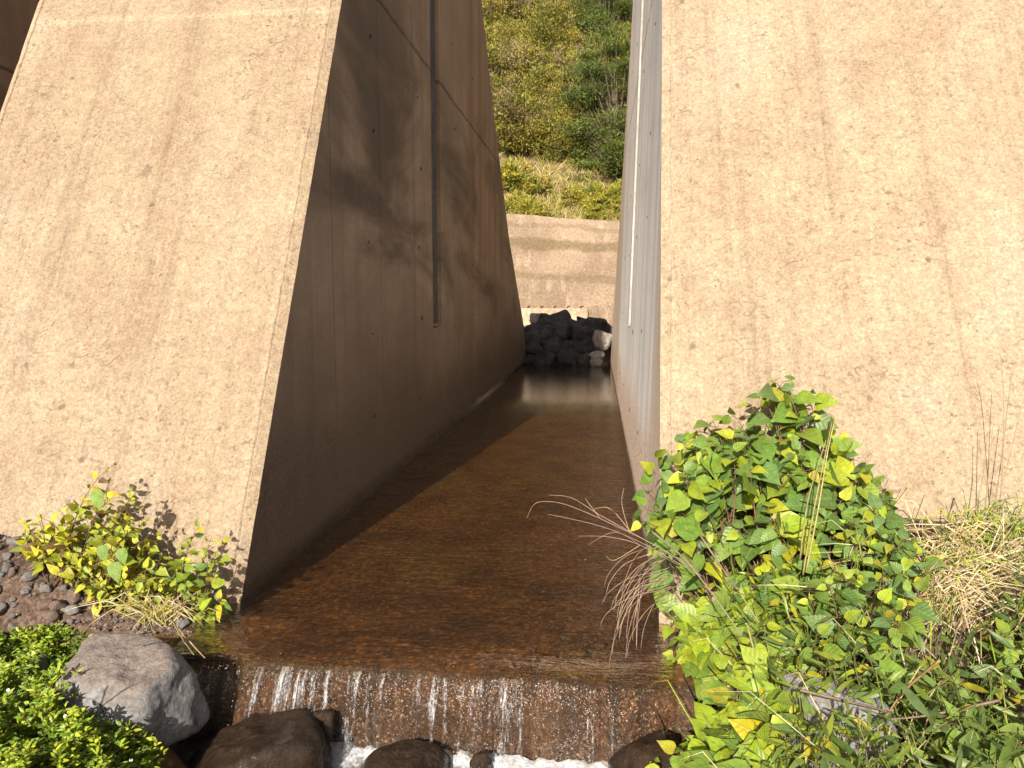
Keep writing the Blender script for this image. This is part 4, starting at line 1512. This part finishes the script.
# dead curled leaves on the right bank
b = MB()
for i in range(420):
    x, y = rng.uniform(.5, 2.4), rng.uniform(1.9, 3.8)
    p = Vector((x, y, ground_z(x, y) + rng.uniform(.005, .05)))
    b.leaf(p, rv(1), Vector((0, -.3, 1)) + rv(.6), rng.uniform(.03, .075), rng.uniform(.02, .045), jit(rng.choice([(.20, .11, .07), (.27, .17, .11), (.14, .08, .05), (.33, .24, .15)]), .2), 'heart', .6, .5)
tag(link('fallen_leaves', b.mesh('fallen_leaves'), M['straw']), kind='stuff')
b = MB()
for i in range(2200):
    x, y = (rng.uniform(.45, 2.5) if i < 750 else rng.uniform(2.2, 5.2)), rng.uniform(1.9, 3.75)
    p = Vector((x, y, ground_z(x, y)))
    h = rng.uniform(.08, .3)
    d = Vector((rng.gauss(0, .5), rng.gauss(-.1, .5), 1)) * h
    b.blade([p, p + d * .5, p + d, p + d * 1.3 + Vector((0, 0, -.4 * h))], rng.uniform(.003, .007), jit(rng.choice(STRAW + LANCE + YG[2:]), .25))
tag(link('bank_grass', b.mesh('bank_grass'), M['straw']), kind='stuff')

# bright ground cover on the left
b = MB()
poly = [(-60, 640), (20, 628), (60, 622), (95, 640), (85, 660), (62, 690), (66, 705), (95, 712), (125, 722), (152, 738), (165, 800), (-60, 800)]
GC = [(.30, .41, .035), (.38, .46, .035), (.22, .33, .035), (.42, .46, .045), (.26, .37, .035)]
for i in range(2300):
    x, y = rand_in(poly)
    d = ray(x, y).normalized()
    cl = noise.noise((x * .035, y * .05, 3)); h = rng.uniform(.02, .13) * (1 + .9 * cl) + .03
    if cl < -.25 and rng.random() < .6: continue
    pal_ = [jit(q_, .1) for q_ in GC] if cl > -.05 else [(.17, .26, .03), (.14, .22, .03), GC[2]]
    P = CAM
    for q in range(500):
        P = CAM + d * (1.6 + q * .01)
        if P.z < ground_z(P.x, P.y) + h: break
    base = Vector((P.x + rng.uniform(-.05, .05), P.y + rng.uniform(0, .07), P.z - rng.uniform(.06, .13)))
    ax = (P - base).normalized()
    b.tube([base, P], .0016, .001, 3, (.16, .17, .04))
    for q in range(9):
        t = rng.uniform(.35, 1); p = base.lerp(P, t)
        dd = (Vector((rng.gauss(0, 1), rng.gauss(0, 1), 0)).normalized() * .8 + ax * rng.uniform(.1, .9)).normalized()
        b.leaf(p, dd, Vector((-.15, -.8, .6)) + rv(.5), rng.uniform(.014, .040), rng.uniform(.006, .014), jit(rng.choice(pal_), .3), 'lance', .25, .2)
tag(link('ground_cover', b.mesh('ground_cover'), M['blade']), kind='stuff')

# tiny white daisies
fl = MB()
for k_ in range(12):
    a = k_ * math.pi / 6
    fl.leaf(Vector((0, 0, 0)), Vector((math.cos(a), math.sin(a), .12)), Vector((0, 0, 1)), .007, .003, (.7, .7, .7), 'lance', .1, .1)
fme = fl.mesh('petals')
dm = rock_mesh('disc', rand_planes(5, .004, .004, .002), 4, .0, 1, 2)
for i, (px, py) in enumerate([(65, 716), (33, 652), (131, 760), (8, 690)]):
    d = ray(px, py).normalized()
    for q in range(500):
        P = CAM + d * (1.6 + q * .01)
        if P.z < ground_z(P.x, P.y) + .17: break
    if i == 0:
        dz = empty('white_daisy', P, 'tiny white daisy poking out of the bright green ground cover', 'flower', 'daisies in the ground cover')
        a_ = bpy.data.objects.new('petals', fme); fme.materials.append(M['petal']); COL.objects.link(a_); a_.parent = dz
        a_ = bpy.data.objects.new('flower_centre', dm); dm.materials.append(M['pollen']); COL.objects.link(a_); a_.parent = dz
        dz.rotation_euler = (R(35), 0, 0)
    else:
        c = copy_tree(dz, P); c.rotation_euler = (R(rng.uniform(20, 50)), R(rng.uniform(-20, 20)), 0)
